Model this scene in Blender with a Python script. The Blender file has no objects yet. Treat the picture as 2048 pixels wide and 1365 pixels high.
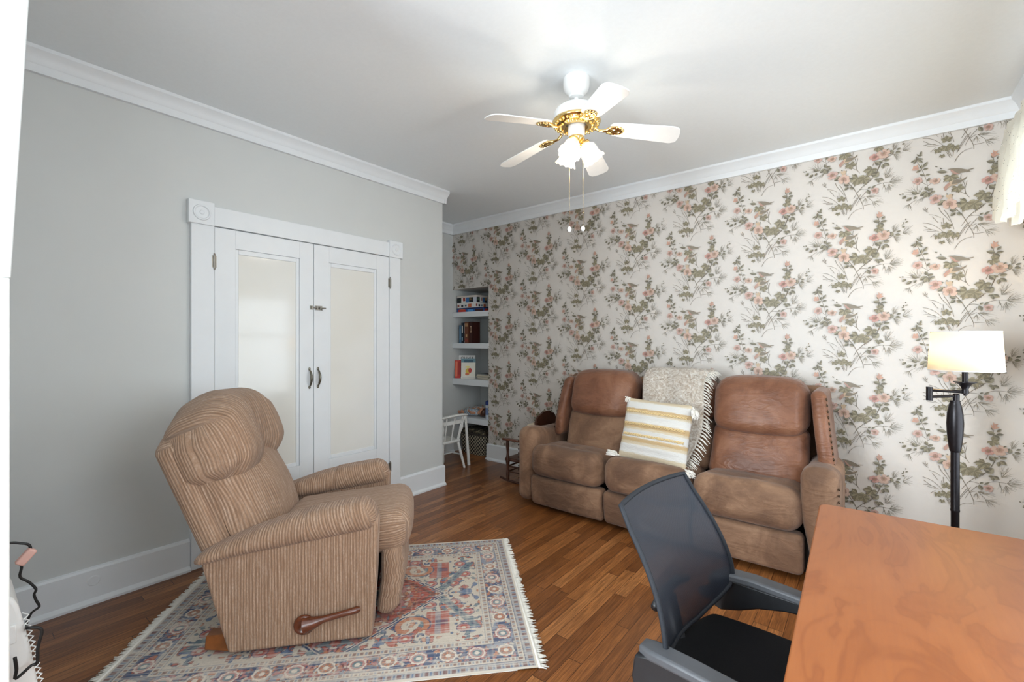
import bpy, bmesh, math, random
import numpy as np
from mathutils import Vector, Matrix, noise as mnoise
C = bpy.context.scene.collection
PI = math.pi
rnd = random.Random(7)
BULB, LAMP, E1, E2, E3, E4, EXPO = 1.8, 4, 16, 28, 220, 22, 0.55

# ------------------------------------------------------------------ colour + materials
def lin(c):
    c /= 255.0
    return c/12.92 if c <= .04045 else ((c+.055)/1.055)**2.4
def rgb(r, g, b): return (lin(r), lin(g), lin(b), 1.0)

class NM:
    """tiny node-material writer"""
    def __init__(s, name):
        s.m = bpy.data.materials.new(name); s.m.use_nodes = True
        s.t = s.m.node_tree; s.b = s.t.nodes['Principled BSDF']; s.out = s.t.nodes['Material Output']
    def n(s, typ, **kw):
        nd = s.t.nodes.new(typ)
        for k, v in kw.items():
            if k in nd.inputs.keys(): nd.inputs[k].default_value = v
            else: setattr(nd, k, v)
        return nd
    def l(s, a, b): s.t.links.new(a, b); return s
    def coord(s, kind='Object', scale=(1, 1, 1), rot=(0, 0, 0)):
        tc = s.n('ShaderNodeTexCoord'); mp = s.n('ShaderNodeMapping')
        mp.inputs['Scale'].default_value = scale; mp.inputs['Rotation'].default_value = rot
        s.l(tc.outputs[kind], mp.inputs['Vector']); return mp.outputs['Vector']
    def noise(s, vec, scale=5, detail=4, rough=.6, dist=0):
        nd = s.n('ShaderNodeTexNoise'); s.l(vec, nd.inputs['Vector'])
        nd.inputs['Scale'].default_value = scale; nd.inputs['Detail'].default_value = detail
        nd.inputs['Roughness'].default_value = rough; nd.inputs['Distortion'].default_value = dist
        return nd.outputs['Fac']
    def ramp(s, fac, *stops):
        r = s.n('ShaderNodeValToRGB'); e = r.color_ramp.elements
        while len(e) < len(stops): e.new(.5)
        for el, (p, c) in zip(e, stops): el.position = p; el.color = c
        s.l(fac, r.inputs['Fac']); return r.outputs['Color']
    def mix(s, fac, a, b, mode='MIX'):
        m = s.n('ShaderNodeMix', data_type='RGBA', blend_type=mode)
        for v, i in ((fac, 0), (a, 6), (b, 7)):
            if hasattr(v, 'is_output'): s.l(v, m.inputs[i])
            else: m.inputs[i].default_value = v
        return m.outputs[2]
    def math(s, op, a, b=0.0, c=None):
        m = s.n('ShaderNodeMath', operation=op)
        for v, i in ((a, 0), (b, 1), (c, 2)):
            if v is None: continue
            if hasattr(v, 'is_output'): s.l(v, m.inputs[i])
            else: m.inputs[i].default_value = v
        return m.outputs[0]
    def bump(s, h, strength=.3, dist=.002):
        b = s.n('ShaderNodeBump'); b.inputs['Strength'].default_value = strength; b.inputs['Distance'].default_value = dist
        s.l(h, b.inputs['Height']); s.l(b.outputs['Normal'], s.b.inputs['Normal'])
    def col(s, c):
        if hasattr(c, 'is_output'): s.l(c, s.b.inputs['Base Color'])
        else: s.b.inputs['Base Color'].default_value = c
    def set(s, **kw):
        for k, v in kw.items(): s.b.inputs[k.replace('_', ' ')].default_value = v
        return s

def plain(name, c, rough=.5, metal=0, var=.06, scale=30, bump=0, spec=.5, coat=0):
    k = NM(name); v = k.coord(); f = k.noise(v, scale, 3)
    lo = tuple(x*(1-var) for x in c[:3])+(1,); hi = tuple(min(1, x*(1+var)) for x in c[:3])+(1,)
    k.col(k.ramp(f, (.3, lo), (.7, hi))); k.set(Roughness=rough, Metallic=metal, Specular_IOR_Level=spec, Coat_Weight=coat)
    if bump: k.bump(f, bump, .001)
    return k.m

M = {}
M['wall'] = plain('grey_paint', rgb(207, 209, 207), .55, var=.012, scale=4)
M['ceiling'] = plain('ceiling_paint', rgb(240, 245, 247), .8, var=.012, scale=60, bump=.25)
M['trim'] = plain('white_gloss_paint', rgb(229, 232, 234), .38, var=.012, scale=9)
M['white'] = plain('white_enamel', rgb(232, 232, 230), .35, var=.015)
M['oldwhite'] = plain('worn_white_paint', rgb(226, 226, 222), .45, var=.05, scale=25)
M['black'] = plain('black_plastic', rgb(28, 29, 32), .42, var=.1)
M['dgrey'] = plain('grey_plastic', rgb(82, 84, 88), .5, var=.05)
M['iron'] = plain('dark_bronze', rgb(34, 31, 34), .32, .55, var=.15, scale=60)
M['steel'] = plain('brushed_nickel', rgb(150, 146, 138), .35, .9, var=.1)
M['pewter'] = plain('aged_pewter', rgb(120, 116, 104), .4, .85, var=.15)
M['brass'] = plain('polished_brass', rgb(238, 206, 138), .14, 1, var=.12, scale=50)
M['nail'] = plain('antique_nailhead', rgb(74, 56, 40), .3, .8, var=.1)
M['darkwood'] = plain('dark_stained_wood', rgb(70, 38, 24), .35, var=.25, scale=12)
M['leverwood'] = plain('cherry_lever_wood', rgb(98, 48, 24), .22, var=.25, scale=30, coat=.4)
M['basewood'] = plain('amber_wood', rgb(132, 76, 34), .3, var=.2, scale=20)
M['dark'] = plain('dark_lining', rgb(36, 30, 28), .8, var=.1)
M['fleece'] = plain('cream_fleece', rgb(212, 197, 172), .95, var=.15, scale=120, bump=.8)
M['paper'] = plain('book_pages', rgb(222, 214, 196), .8, var=.06, scale=90)
M['pinkplug'] = plain('pink_plug_plastic', rgb(222, 176, 164), .4, var=.05)
M['skin'] = plain('doll_vinyl', rgb(196, 142, 112), .5, var=.05)
M['rubber'] = plain('black_cord_rubber', rgb(22, 22, 23), .5, var=.05)

# floor: narrow oak strips running towards the papered wall
k = NM('oak_strip_floor'); tc = k.n('ShaderNodeTexCoord'); sx = k.n('ShaderNodeSeparateXYZ'); k.l(tc.outputs['Object'], sx.inputs[0])
row = k.math('FLOOR', k.math('DIVIDE', sx.outputs[0], .062))
wn = k.n('ShaderNodeTexWhiteNoise', noise_dimensions='1D'); k.l(row, wn.inputs['W'])
yy = k.math('ADD', k.math('DIVIDE', sx.outputs[1], .74), k.math('MULTIPLY', wn.outputs['Value'], 7.3)); cell = k.math('FLOOR', yy)
cb = k.n('ShaderNodeCombineXYZ'); k.l(row, cb.inputs[0]); k.l(cell, cb.inputs[1])
w2 = k.n('ShaderNodeTexWhiteNoise', noise_dimensions='2D'); k.l(cb.outputs[0], w2.inputs['Vector'])
off = k.n('ShaderNodeVectorMath', operation='MULTIPLY_ADD'); k.l(w2.outputs['Color'], off.inputs[0]); off.inputs[1].default_value = (9, 9, 9); k.l(tc.outputs['Object'], off.inputs[2])
mp = k.n('ShaderNodeMapping'); mp.inputs['Scale'].default_value = (46, 2.6, 1); k.l(off.outputs[0], mp.inputs['Vector'])
g1 = k.noise(mp.outputs[0], 1.6, 6, .65, .8)
mp2 = k.n('ShaderNodeMapping'); mp2.inputs['Scale'].default_value = (170, 5, 1); k.l(off.outputs[0], mp2.inputs['Vector'])
g2 = k.noise(mp2.outputs[0], 1.5, 3, .6)
base = k.ramp(w2.outputs['Value'], (0, rgb(124, 76, 39)), (.3, rgb(150, 93, 48)), (.65, rgb(168, 106, 56)), (1, rgb(192, 129, 75)))
c1 = k.mix(k.ramp(g1, (.36, (0, 0, 0, 1)), (.66, (1, 1, 1, 1))), k.mix(.5, base, rgb(84, 44, 20)), base)
c2 = k.mix(k.ramp(g2, (.42, (.75, .75, .75, 1)), (.6, (0, 0, 0, 1))), c1, k.mix(.6, c1, rgb(60, 30, 14)))
fx = k.math('FRACT', k.math('DIVIDE', sx.outputs[0], .062)); fy = k.math('FRACT', yy)
sx1 = k.math('LESS_THAN', k.math('ABSOLUTE', k.math('SUBTRACT', fx, .5)), .482); sy1 = k.math('LESS_THAN', k.math('ABSOLUTE', k.math('SUBTRACT', fy, .5)), .498)
seam = k.math('MULTIPLY', sx1, sy1)
k.col(k.mix(seam, rgb(58, 30, 15), c2)); k.set(Roughness=.3, Specular_IOR_Level=.45)
k.bump(k.math('ADD', k.math('MULTIPLY', seam, .6), k.math('MULTIPLY', g2, .2)), .25, .001); M['floor'] = k.m

# vertex-attribute based printed surfaces
def printed(name, rough, tex=None, spec=.4):
    k = NM(name); a = k.n('ShaderNodeAttribute', attribute_name='Col')
    k.col(a.outputs['Color']); k.set(Roughness=rough, Specular_IOR_Level=spec)
    if tex: k.bump(k.noise(k.coord(), tex[0], 2), tex[1], .001)
    return k.m
M['paperprint'] = printed('floral_wallpaper_print', .5, (260, .08), .45)
M['rug'] = printed('woven_rug_pile', .95, (900, .5), .1)
M['print'] = printed('printed_card', .45)

# ribbed chenille of the armchair: ribs across the x or the y axis
def chenille(name, ax, attr):
    k = NM(name); tc0 = k.n('ShaderNodeTexCoord'); sp = k.n('ShaderNodeSeparateXYZ'); k.l(tc0.outputs['Object'], sp.inputs[0])
    cbx = k.n('ShaderNodeCombineXYZ')
    for i in range(3): k.l(sp.outputs[i], cbx.inputs[i])
    rb = sp.outputs[ax]
    if attr: rb = k.n('ShaderNodeAttribute', attribute_name='rib').outputs['Fac']; k.l(rb, cbx.inputs[ax])
    class tc: outputs = {'Object': cbx.outputs[0]}
    sc = [7, 7, 7]; sc[ax] = 95
    mp = k.n('ShaderNodeMapping'); mp.inputs['Scale'].default_value = sc; k.l(tc.outputs['Object'], mp.inputs['Vector'])
    f = k.noise(mp.outputs[0], 1.3, 5, .7, .3)
    sc2 = [60, 60, 60]; sc2[ax] = 130
    mp2 = k.n('ShaderNodeMapping'); mp2.inputs['Scale'].default_value = sc2; k.l(tc.outputs['Object'], mp2.inputs['Vector'])
    f2 = k.noise(mp2.outputs[0], 1.4, 3, .7)
    wob = k.noise(mp.outputs[0], .25, 2)
    wv = k.math('SINE', k.math('ADD', k.math('MULTIPLY', rb, 2*PI/.0118), k.math('MULTIPLY', wob, 9)))
    c = k.ramp(f, (.3, rgb(140, 112, 92)), (.5, rgb(180, 150, 127)), (.72, rgb(212, 188, 168)))
    c = k.mix(k.ramp(f2, (.42, (.5, .5, .5, 1)), (.6, (0, 0, 0, 1))), c, rgb(158, 122, 92))
    c = k.mix(k.math('MULTIPLY', k.math('SUBTRACT', .5, k.math('MULTIPLY', wv, .5)), .62), c, rgb(118, 92, 74))
    k.col(c); k.set(Roughness=.95, Specular_IOR_Level=.15, Sheen_Weight=.15)
    k.bump(k.math('ADD', k.math('MULTIPLY', wv, .5), k.math('MULTIPLY', f2, .8)), .6, .0022); return k.m
M['chen_x'] = chenille('ribbed_chenille_across_depth', 0, False); M['chen_y'] = chenille('ribbed_chenille_across_width', 1, False)
M['chen_ax'] = chenille('ribbed_chenille_arm', 0, True); M['chen_ay'] = chenille('ribbed_chenille_cushion', 1, True)

def suede(name, c0, c1, c2, rough, bump=.15):
    k = NM(name); v = k.coord(); f = k.noise(v, 4.5, 5, .62, .6); g = k.noise(v, 160, 3)
    k.col(k.mix(.14, k.ramp(f, (.37, c0), (.5, c1), (.63, c2)), k.ramp(g, (.3, c0), (.7, c2))))
    k.set(Roughness=rough, Specular_IOR_Level=.35, Sheen_Weight=.12)
    w_ = k.noise(k.coord(scale=(1.0, 1.0, 2.6)), 6, 2, .5, 2.5)
    k.bump(k.math('ADD', k.math('MULTIPLY', g, .35), k.math('MULTIPLY', k.math('POWER', w_, 2.0), 5)), bump*1.6, .006); return k.m
M['suede'] = suede('brown_suede', rgb(98, 71, 53), rgb(121, 90, 68), rgb(146, 113, 88), .75)
M['leather'] = suede('worn_brown_leather', rgb(103, 64, 44), rgb(124, 81, 58), rgb(138, 96, 72), .42)

# desk laminate
k = NM('cherry_desk_veneer'); v = k.coord(scale=(3.2, 1.0, 3)); f = k.noise(v, 1.6, 3, .5, 2.2); v2 = k.coord(scale=(90, 5, 90)); g = k.noise(v2, 1.2, 3)
c = k.ramp(f, (.25, rgb(137, 74, 33)), (.42, rgb(150, 84, 40)), (.47, rgb(141, 77, 35)), (.5, rgb(153, 87, 42)), (.75, rgb(162, 96, 50)))
k.col(k.mix(k.ramp(g, (.4, (.12, .12, .12, 1)), (.55, (0, 0, 0, 1))), c, rgb(128, 66, 36))); k.set(Roughness=.3, Specular_IOR_Level=.5); M['desk'] = k.m

# chair mesh: woven, partly see-through
k = NM('black_mesh_fabric'); v = k.coord(scale=(1, 1, 1)); sp = k.n('ShaderNodeSeparateXYZ'); k.l(v, sp.inputs[0])
wv = k.math('MULTIPLY', k.math('SINE', k.math('MULTIPLY', sp.outputs[1], 2*PI/.0042)), k.math('SINE', k.math('MULTIPLY', sp.outputs[2], 2*PI/.0042)))
k.col(k.ramp(wv, (.2, rgb(36, 42, 52)), (.8, rgb(66, 74, 88)))); k.set(Roughness=.5, Specular_IOR_Level=.4); k.bump(wv, .4, .001)
tr = k.n('ShaderNodeBsdfTransparent'); mx = k.n('ShaderNodeMixShader'); mx.inputs[0].default_value = .10
k.l(k.b.outputs[0], mx.inputs[1]); k.l(tr.outputs[0], mx.inputs[2]); k.l(mx.outputs[0], k.out.inputs['Surface']); M['mesh'] = k.m
M['meshedge'] = plain('dark_mesh_binding', rgb(30, 34, 41), .7, var=.2, scale=300, bump=.4)
M['seatfab'] = plain('black_seat_fabric', rgb(20, 20, 22), .9, var=.2, scale=300, bump=.4, spec=.2)

def glassy(name, c, alpha, rough=.1, emit=0):
    k = NM(name); k.col(c); k.set(Roughness=rough)
    if emit: k.b.inputs['Emission Color'].default_value = c; k.b.inputs['Emission Strength'].default_value = emit
    tr = k.n('ShaderNodeBsdfTransparent'); tr.inputs[0].default_value = (1, 1, 1, 1); mx = k.n('ShaderNodeMixShader'); mx.inputs[0].default_value = alpha
    k.l(k.b.outputs[0], mx.inputs[1]); k.l(tr.outputs[0], mx.inputs[2]); k.l(mx.outputs[0], k.out.inputs['Surface']); return k.m
M['shadeglass'] = glassy('frosted_lamp_glass', rgb(255, 240, 212), .5, .25, .25)
M['pane'] = glassy('clear_window_glass', rgb(235, 240, 240), .9, .02)
k = NM('lit_bulb'); k.col((1, 1, 1, 1)); k.b.inputs['Emission Color'].default_value = (1, .86, .62, 1); k.b.inputs['Emission Strength'].default_value = 14; M['bulb'] = k.m
# painted-over glass of the closet doors: milky, but still glossy
k = NM('frosted_closet_glass'); f = k.noise(k.coord(), 1.6, 2); k.col(k.ramp(f, (.3, rgb(226, 224, 216)), (.7, rgb(232, 231, 226))))
k.set(Roughness=.09, Specular_IOR_Level=.55); M['closetglass'] = k.m
# linen shade
k = NM('linen_lamp_shade'); k.col(rgb(240, 236, 226)); k.set(Roughness=.9)
tl = k.n('ShaderNodeBsdfTranslucent'); tl.inputs[0].default_value = rgb(250, 240, 220); mx = k.n('ShaderNodeMixShader'); mx.inputs[0].default_value = .55
k.l(k.b.outputs[0], mx.inputs[1]); k.l(tl.outputs[0], mx.inputs[2]); k.l(mx.outputs[0], k.out.inputs['Surface']); M['shade'] = k.m
# lace
k = NM('white_lace'); v = k.coord(); vo = k.n('ShaderNodeTexVoronoi'); k.l(v, vo.inputs['Vector']); vo.inputs['Scale'].default_value = 55
k.col(rgb(244, 240, 228)); k.set(Roughness=.9)
tr = k.n('ShaderNodeBsdfTransparent'); tl = k.n('ShaderNodeBsdfTranslucent'); tl.inputs[0].default_value = rgb(246, 244, 236)
m1 = k.n('ShaderNodeMixShader'); m1.inputs[0].default_value = .45; k.l(k.b.outputs[0], m1.inputs[1]); k.l(tl.outputs[0], m1.inputs[2])
m2 = k.n('ShaderNodeMixShader'); h = k.math('MULTIPLY', k.math('LESS_THAN', vo.outputs['Distance'], .16), .7)
k.l(h, m2.inputs[0]); k.l(m1.outputs[0], m2.inputs[1]); k.l(tr.outputs[0], m2.inputs[2]); k.l(m2.outputs[0], k.out.inputs['Surface']); M['lace'] = k.m
# throw blanket
k = NM('fluffy_throw'); v = k.coord(); f = k.noise(v, 26, 5, .7, 2.2)
k.col(k.ramp(f, (.36, rgb(168, 152, 136)), (.5, rgb(200, 188, 174)), (.62, rgb(224, 219, 211)))); k.set(Roughness=.98, Specular_IOR_Level=.1, Sheen_Weight=.3); k.bump(f, 1, .012); M['throw'] = k.m
M['fringe'] = plain('cream_fringe_yarn', rgb(234, 230, 220), .95, var=.06, scale=200)
M['boucle'] = plain('white_boucle_yarn', rgb(238, 234, 226), .98, var=.08, scale=260, bump=.8)
M['mustard'] = plain('mustard_braid_yarn', rgb(222, 196, 146), .95, var=.2, scale=160, bump=.5)
# throw-pillow stripes along its own height
k = NM('striped_boucle_cover'); tc = k.n('ShaderNodeTexCoord'); sp = k.n('ShaderNodeSeparateXYZ'); k.l(tc.outputs['Object'], sp.inputs[0])
f = k.noise(k.coord(scale=(10, 60, 90)), 2.2, 4, .7); zz = k.math('ADD', k.math('MULTIPLY_ADD', sp.outputs[2], 1/.46, .5), k.math('MULTIPLY', k.math('SUBTRACT', f, .5), .05))
A_, B_, G_ = rgb(222, 220, 215), rgb(204, 176, 134), rgb(212, 197, 170)
st = []
for z0, z1, cc in ((0, .035, A_), (.05, .12, G_), (.14, .25, A_), (.27, .30, G_), (.31, .35, B_), (.37, .47, A_), (.49, .51, G_), (.52, .58, B_), (.60, .70, A_), (.72, .74, G_), (.75, .80, B_), (.815, .90, A_), (.92, .97, G_), (.98, 1, A_)):
    st += [(z0, cc), (z1, cc)]
k.col(k.ramp(zz, *st)); k.set(Roughness=.98, Specular_IOR_Level=.1)
k.bump(k.math('ADD', f, k.math('MULTIPLY', k.math('SINE', k.math('MULTIPLY', sp.outputs[2], 2*PI/.055)), .25)), .9, .006); M['pillow'] = k.m
# basket weave
k = NM('dark_lattice_basket'); v = k.coord(); sp = k.n('ShaderNodeSeparateXYZ'); k.l(v, sp.inputs[0])
h_ = k.math('ADD', sp.outputs[0], sp.outputs[1])
a = k.math('ABSOLUTE', k.math('SINE', k.math('MULTIPLY', k.math('ADD', h_, sp.outputs[2]), 72))); b = k.math('ABSOLUTE', k.math('SINE', k.math('MULTIPLY', k.math('SUBTRACT', h_, sp.outputs[2]), 72)))
k.col(k.mix(k.math('MAXIMUM', k.math('LESS_THAN', a, .3), k.math('LESS_THAN', b, .3)), rgb(40, 36, 32), rgb(186, 174, 150))); k.set(Roughness=.85); M['basket'] = k.m

def flat(name, c, rough=.45):
    if name not in M: M[name] = plain(name, c, rough, var=.04)
    return M[name]

# ------------------------------------------------------------------ mesh builder
class MB:
    def __init__(s): s.v = []; s.f = []; s.c = []; s.m = []; s.rib = {}
    def add(s, vs, fs, col=None, mi=0):
        o = len(s.v); s.v += [tuple(p) for p in vs]; s.f += [tuple(i+o for i in f) for f in fs]; s.c += [col]*len(fs); s.m += [mi]*len(fs); return s
    def box(s, x0, y0, z0, x1, y1, z1, col=None, mi=0):
        return s.add([(x0,y0,z0),(x1,y0,z0),(x1,y1,z0),(x0,y1,z0),(x0,y0,z1),(x1,y0,z1),(x1,y1,z1),(x0,y1,z1)],
                     [(0,3,2,1),(4,5,6,7),(0,1,5,4),(1,2,6,5),(2,3,7,6),(3,0,4,7)], col, mi)
    def tube(s, pts, r, n=10, mi=0, cap=True, flat=1.0):
        pts = [Vector(p) for p in pts]; R = r if isinstance(r, (list, tuple)) else [r]*len(pts); vs = []; fs = []; ref = None
        for i, p in enumerate(pts):
            d = (pts[min(i+1, len(pts)-1)]-pts[max(i-1, 0)]).normalized()
            if ref is None: ref = Vector((0, 0, 1)) if abs(d.z) < .9 else Vector((1, 0, 0))
            x = (ref-d*ref.dot(d)).normalized(); ref = x; y = d.cross(x)
            for j in range(n):
                a = 2*PI*j/n; vs.append(p+x*math.cos(a)*R[i]*flat+y*math.sin(a)*R[i])
        for i in range(len(pts)-1):
            for j in range(n): fs.append((i*n+j, i*n+(j+1) % n, (i+1)*n+(j+1) % n, (i+1)*n+j))
        if cap: fs += [tuple(range(n-1, -1, -1)), tuple(range((len(pts)-1)*n, len(pts)*n))]
        return s.add(vs, fs, None, mi)
    def lathe(s, prof, o=(0, 0, 0), n=32, mat=None, mi=0, close=True):
        vs = []; fs = []; mat = mat or Matrix.Identity(4)
        for r, z in prof:
            for j in range(n):
                a = 2*PI*j/n; q = mat @ Vector((r*math.cos(a), r*math.sin(a), z)); vs.append((q.x+o[0], q.y+o[1], q.z+o[2]))
        for i in range(len(prof)-1):
            for j in range(n): fs.append((i*n+j, i*n+(j+1) % n, (i+1)*n+(j+1) % n, (i+1)*n+j))
        if close:
            if prof[0][0] > 1e-5: fs.append(tuple(range(n-1, -1, -1)))
            if prof[-1][0] > 1e-5: fs.append(tuple(range((len(prof)-1)*n, len(prof)*n)))
        return s.add(vs, fs, None, mi)
    def prism(s, poly, axis, a, b, mi=0):
        """poly: 2-D outline in the two other axes (in xyz order), extruded along axis from a to b"""
        def P(q, t):
            l = list(q); l.insert(axis, t); return tuple(l)
        n = len(poly)
        return s.add([P(q, a) for q in poly]+[P(q, b) for q in poly],
                     [tuple(range(n-1, -1, -1)), tuple(range(n, 2*n))]+[(i, (i+1) % n, (i+1) % n+n, i+n) for i in range(n)], None, mi)
    def ball(s, c, r, n=16, sc=(1, 1, 1), mi=0):
        pr = [(max(1e-6, r*math.sin(PI*i/(n//2))), -r*math.cos(PI*i/(n//2))) for i in range(n//2+1)]
        m = Matrix.Diagonal((sc[0], sc[1], sc[2], 1)); return s.lathe(pr, c, n, m, mi, False)
    def rbox(s, c, h, r, sub=(6, 6, 6), k=4, warp=None, mi=0, rib=None):
        """rounded box: centre c, half sizes h, edge radius r, optional warp(x,y,z)->xyz with x,y,z in absolute coordinates"""
        r = min(r, *[q*.999 for q in h]); T = []
        for q, m in zip(h, sub):
            t = [(q-r)+r*math.tan(PI/4*i/k) for i in range(k+1)]; fl = [-(q-r)+2*(q-r)*i/m for i in range(1, m)]
            T.append([-x for x in reversed(t)]+fl+t)
        vs = []; fs = []; idx = {}
        def vid(p):
            key = tuple(round(x, 6) for x in p)
            if key not in idx:
                q = [max(-(hh-r), min(hh-r, x)) for x, hh in zip(p, h)]; d = Vector([x-y for x, y in zip(p, q)])
                d = d.normalized()*r if d.length > 1e-9 else d
                w = [c[i]+q[i]+d[i] for i in range(3)]
                if rib:                                          # unrolled distance across the ribs (rib axis, depth axis)
                    ra, da = rib; oa = 3-ra-da; end = abs(d[ra]) > .75*abs(d[oa]); th = math.atan2(abs(d[ra]), d[da]) if end and d.length > 1e-9 else 0
                    e = abs(q[ra])+(r*th+(max(0, (h[da]-r)-q[da]) if abs(d[ra]) > .5*r else 0) if end else abs(d[ra]))
                    s.rib[len(s.v)+len(vs)] = math.copysign(e, p[ra]) if abs(p[ra]) > 1e-6 else e
                if warp: w = warp(*w)
                idx[key] = len(vs); vs.append(tuple(w))
            return idx[key]
        for ax in range(3):
            u, v = [(1, 2), (2, 0), (0, 1)][ax]
            for sg in (-1, 1):
                for i in range(len(T[u])-1):
                    for j in range(len(T[v])-1):
                        q = []
                        for a, b in ((i, j), (i+1, j), (i+1, j+1), (i, j+1)):
                            p = [0, 0, 0]; p[ax] = sg*h[ax]; p[u] = T[u][a]; p[v] = T[v][b]; q.append(vid(p))
                        if len(set(q)) == 4: fs.append(tuple(q if sg > 0 else q[::-1]))
        return s.add(vs, fs, None, mi)
    def move(s, mtx):
        s.v = [tuple(mtx @ Vector(p)) for p in s.v]; return s
    def build(s, name, mats, parent=None, bevel=0, smooth=40, recalc=True, sub=0, seg=2, solid=0):
        me = bpy.data.meshes.new(name); me.from_pydata(s.v, [], s.f)
        mats = mats if isinstance(mats, (list, tuple)) else [mats]
        for m in mats: me.materials.append(M[m] if isinstance(m, str) else m)
        me.polygons.foreach_set('material_index', s.m)
        if s.rib: me.attributes.new('rib', 'FLOAT', 'POINT').data.foreach_set('value', [s.rib.get(i, 0) for i in range(len(s.v))])
        if any(c is not None for c in s.c):
            at = me.color_attributes.new('Col', 'FLOAT_COLOR', 'CORNER'); arr = []
            for p, c in zip(me.polygons, s.c): arr += list(c or (1, 1, 1, 1))*p.loop_total
            at.data.foreach_set('color', arr)
        if recalc:
            bm = bmesh.new(); bm.from_mesh(me); bmesh.ops.recalc_face_normals(bm, faces=bm.faces); bm.to_mesh(me); bm.free()
        if smooth:
            me.polygons.foreach_set('use_smooth', [True]*len(me.polygons))
            if smooth < 180: me.set_sharp_from_angle(angle=math.radians(smooth))
        o = bpy.data.objects.new(name, me); C.objects.link(o)
        if parent: o.parent = parent
        if solid: m = o.modifiers.new('thickness', 'SOLIDIFY'); m.thickness = solid; m.offset = 0
        if bevel: m = o.modifiers.new('bevel', 'BEVEL'); m.width = bevel; m.segments = seg; m.limit_method = 'ANGLE'; m.angle_limit = math.radians(35)
        if sub: m = o.modifiers.new('sub', 'SUBSURF'); m.levels = sub; m.render_levels = sub
        return o

def thing(name, label, cat, loc=(0, 0, 0), rz=0, group=None):
    o = bpy.data.objects.new(name, None); C.objects.link(o); o.location = loc; o.rotation_euler = (0, 0, rz); o.empty_display_size = .1
    return tag(o, label, cat, group)
def tag(o, label, cat, group=None):
    o['label'] = label; o['category'] = cat
    if group: o['group'] = group
    return o
def struct(o, label=None):
    o['kind'] = 'structure'
    if label: o['label'] = label
    return o
def rotm(ax, deg): return Matrix.Rotation(math.radians(deg), 4, ax)
# ------------------------------------------------------------------ the room shell
H = 2.71; XL, XR, YB = -3.1, .685, 3.8; XA = -3.93; YE = 2.865; NX = -3.356; NZ = 1.945; NY = 4.295
struct(MB().box(-4.3, -2.7, -.1, 1.0, 4.5, 0).build('floor', 'floor', smooth=0))
struct(MB().box(-4.3, -2.7, H, 1.0, 4.5, H+.1).build('ceiling', 'ceiling', smooth=0))
struct(MB().box(XL-.12, -.05, 0, XL, YE, H).box(XA-.1, YE-.12, 0, XL-.12, YE, H).build('wall_left', 'wall', smooth=0))
struct(MB().box(XA-.1, YE, 0, XA, NY+.1, H).build('wall_alcove', 'wall', smooth=0))
struct(MB().box(XL, -.05, 0, -1.5, .075, H).build('wall_rear', 'wall', smooth=0))
# right wall: the valance window, plus two unseen openings added for more light
W1 = (2.3, 3.32, .52, 2.28); W2 = (-1.9, -.5, .6, 2.4); W4 = (.3, 1.4, .85, 2.28)
b = MB(); ys = [-2.7, W2[0], W2[1], W1[0], W1[1], 4.5, W4[0], W4[1]]
b.box(XR, ys[0], 0, XR+.14, ys[1], H).box(XR, ys[2], 0, XR+.14, ys[6], H).box(XR, ys[7], 0, XR+.14, ys[3], H).box(XR, ys[4], 0, XR+.14, ys[5], H)
for w in (W1, W2, W4): b.box(XR, w[0], 0, XR+.14, w[1], w[2]).box(XR, w[0], w[3], XR+.14, w[1], H)
struct(b.build('wall_right', flat('cream_paint', rgb(214, 208, 196), .6), smooth=0))
# the room behind the camera: shell with one broad window added for frontal fill
W3 = (-2.5, -.95, .6, 2.4)
b = MB().box(-2.72, -2.6, 0, -2.6, -.05, H).box(-2.6, -2.72, 0, W3[0], -2.6, H).box(W3[1], -2.72, 0, XR, -2.6, H).box(W3[0], -2.72, 0, W3[1], -2.6, W3[2]).box(W3[0], -2.72, W3[3], W3[1], -2.6, H)
struct(b.build('wall_behind', 'wall', smooth=0))

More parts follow.
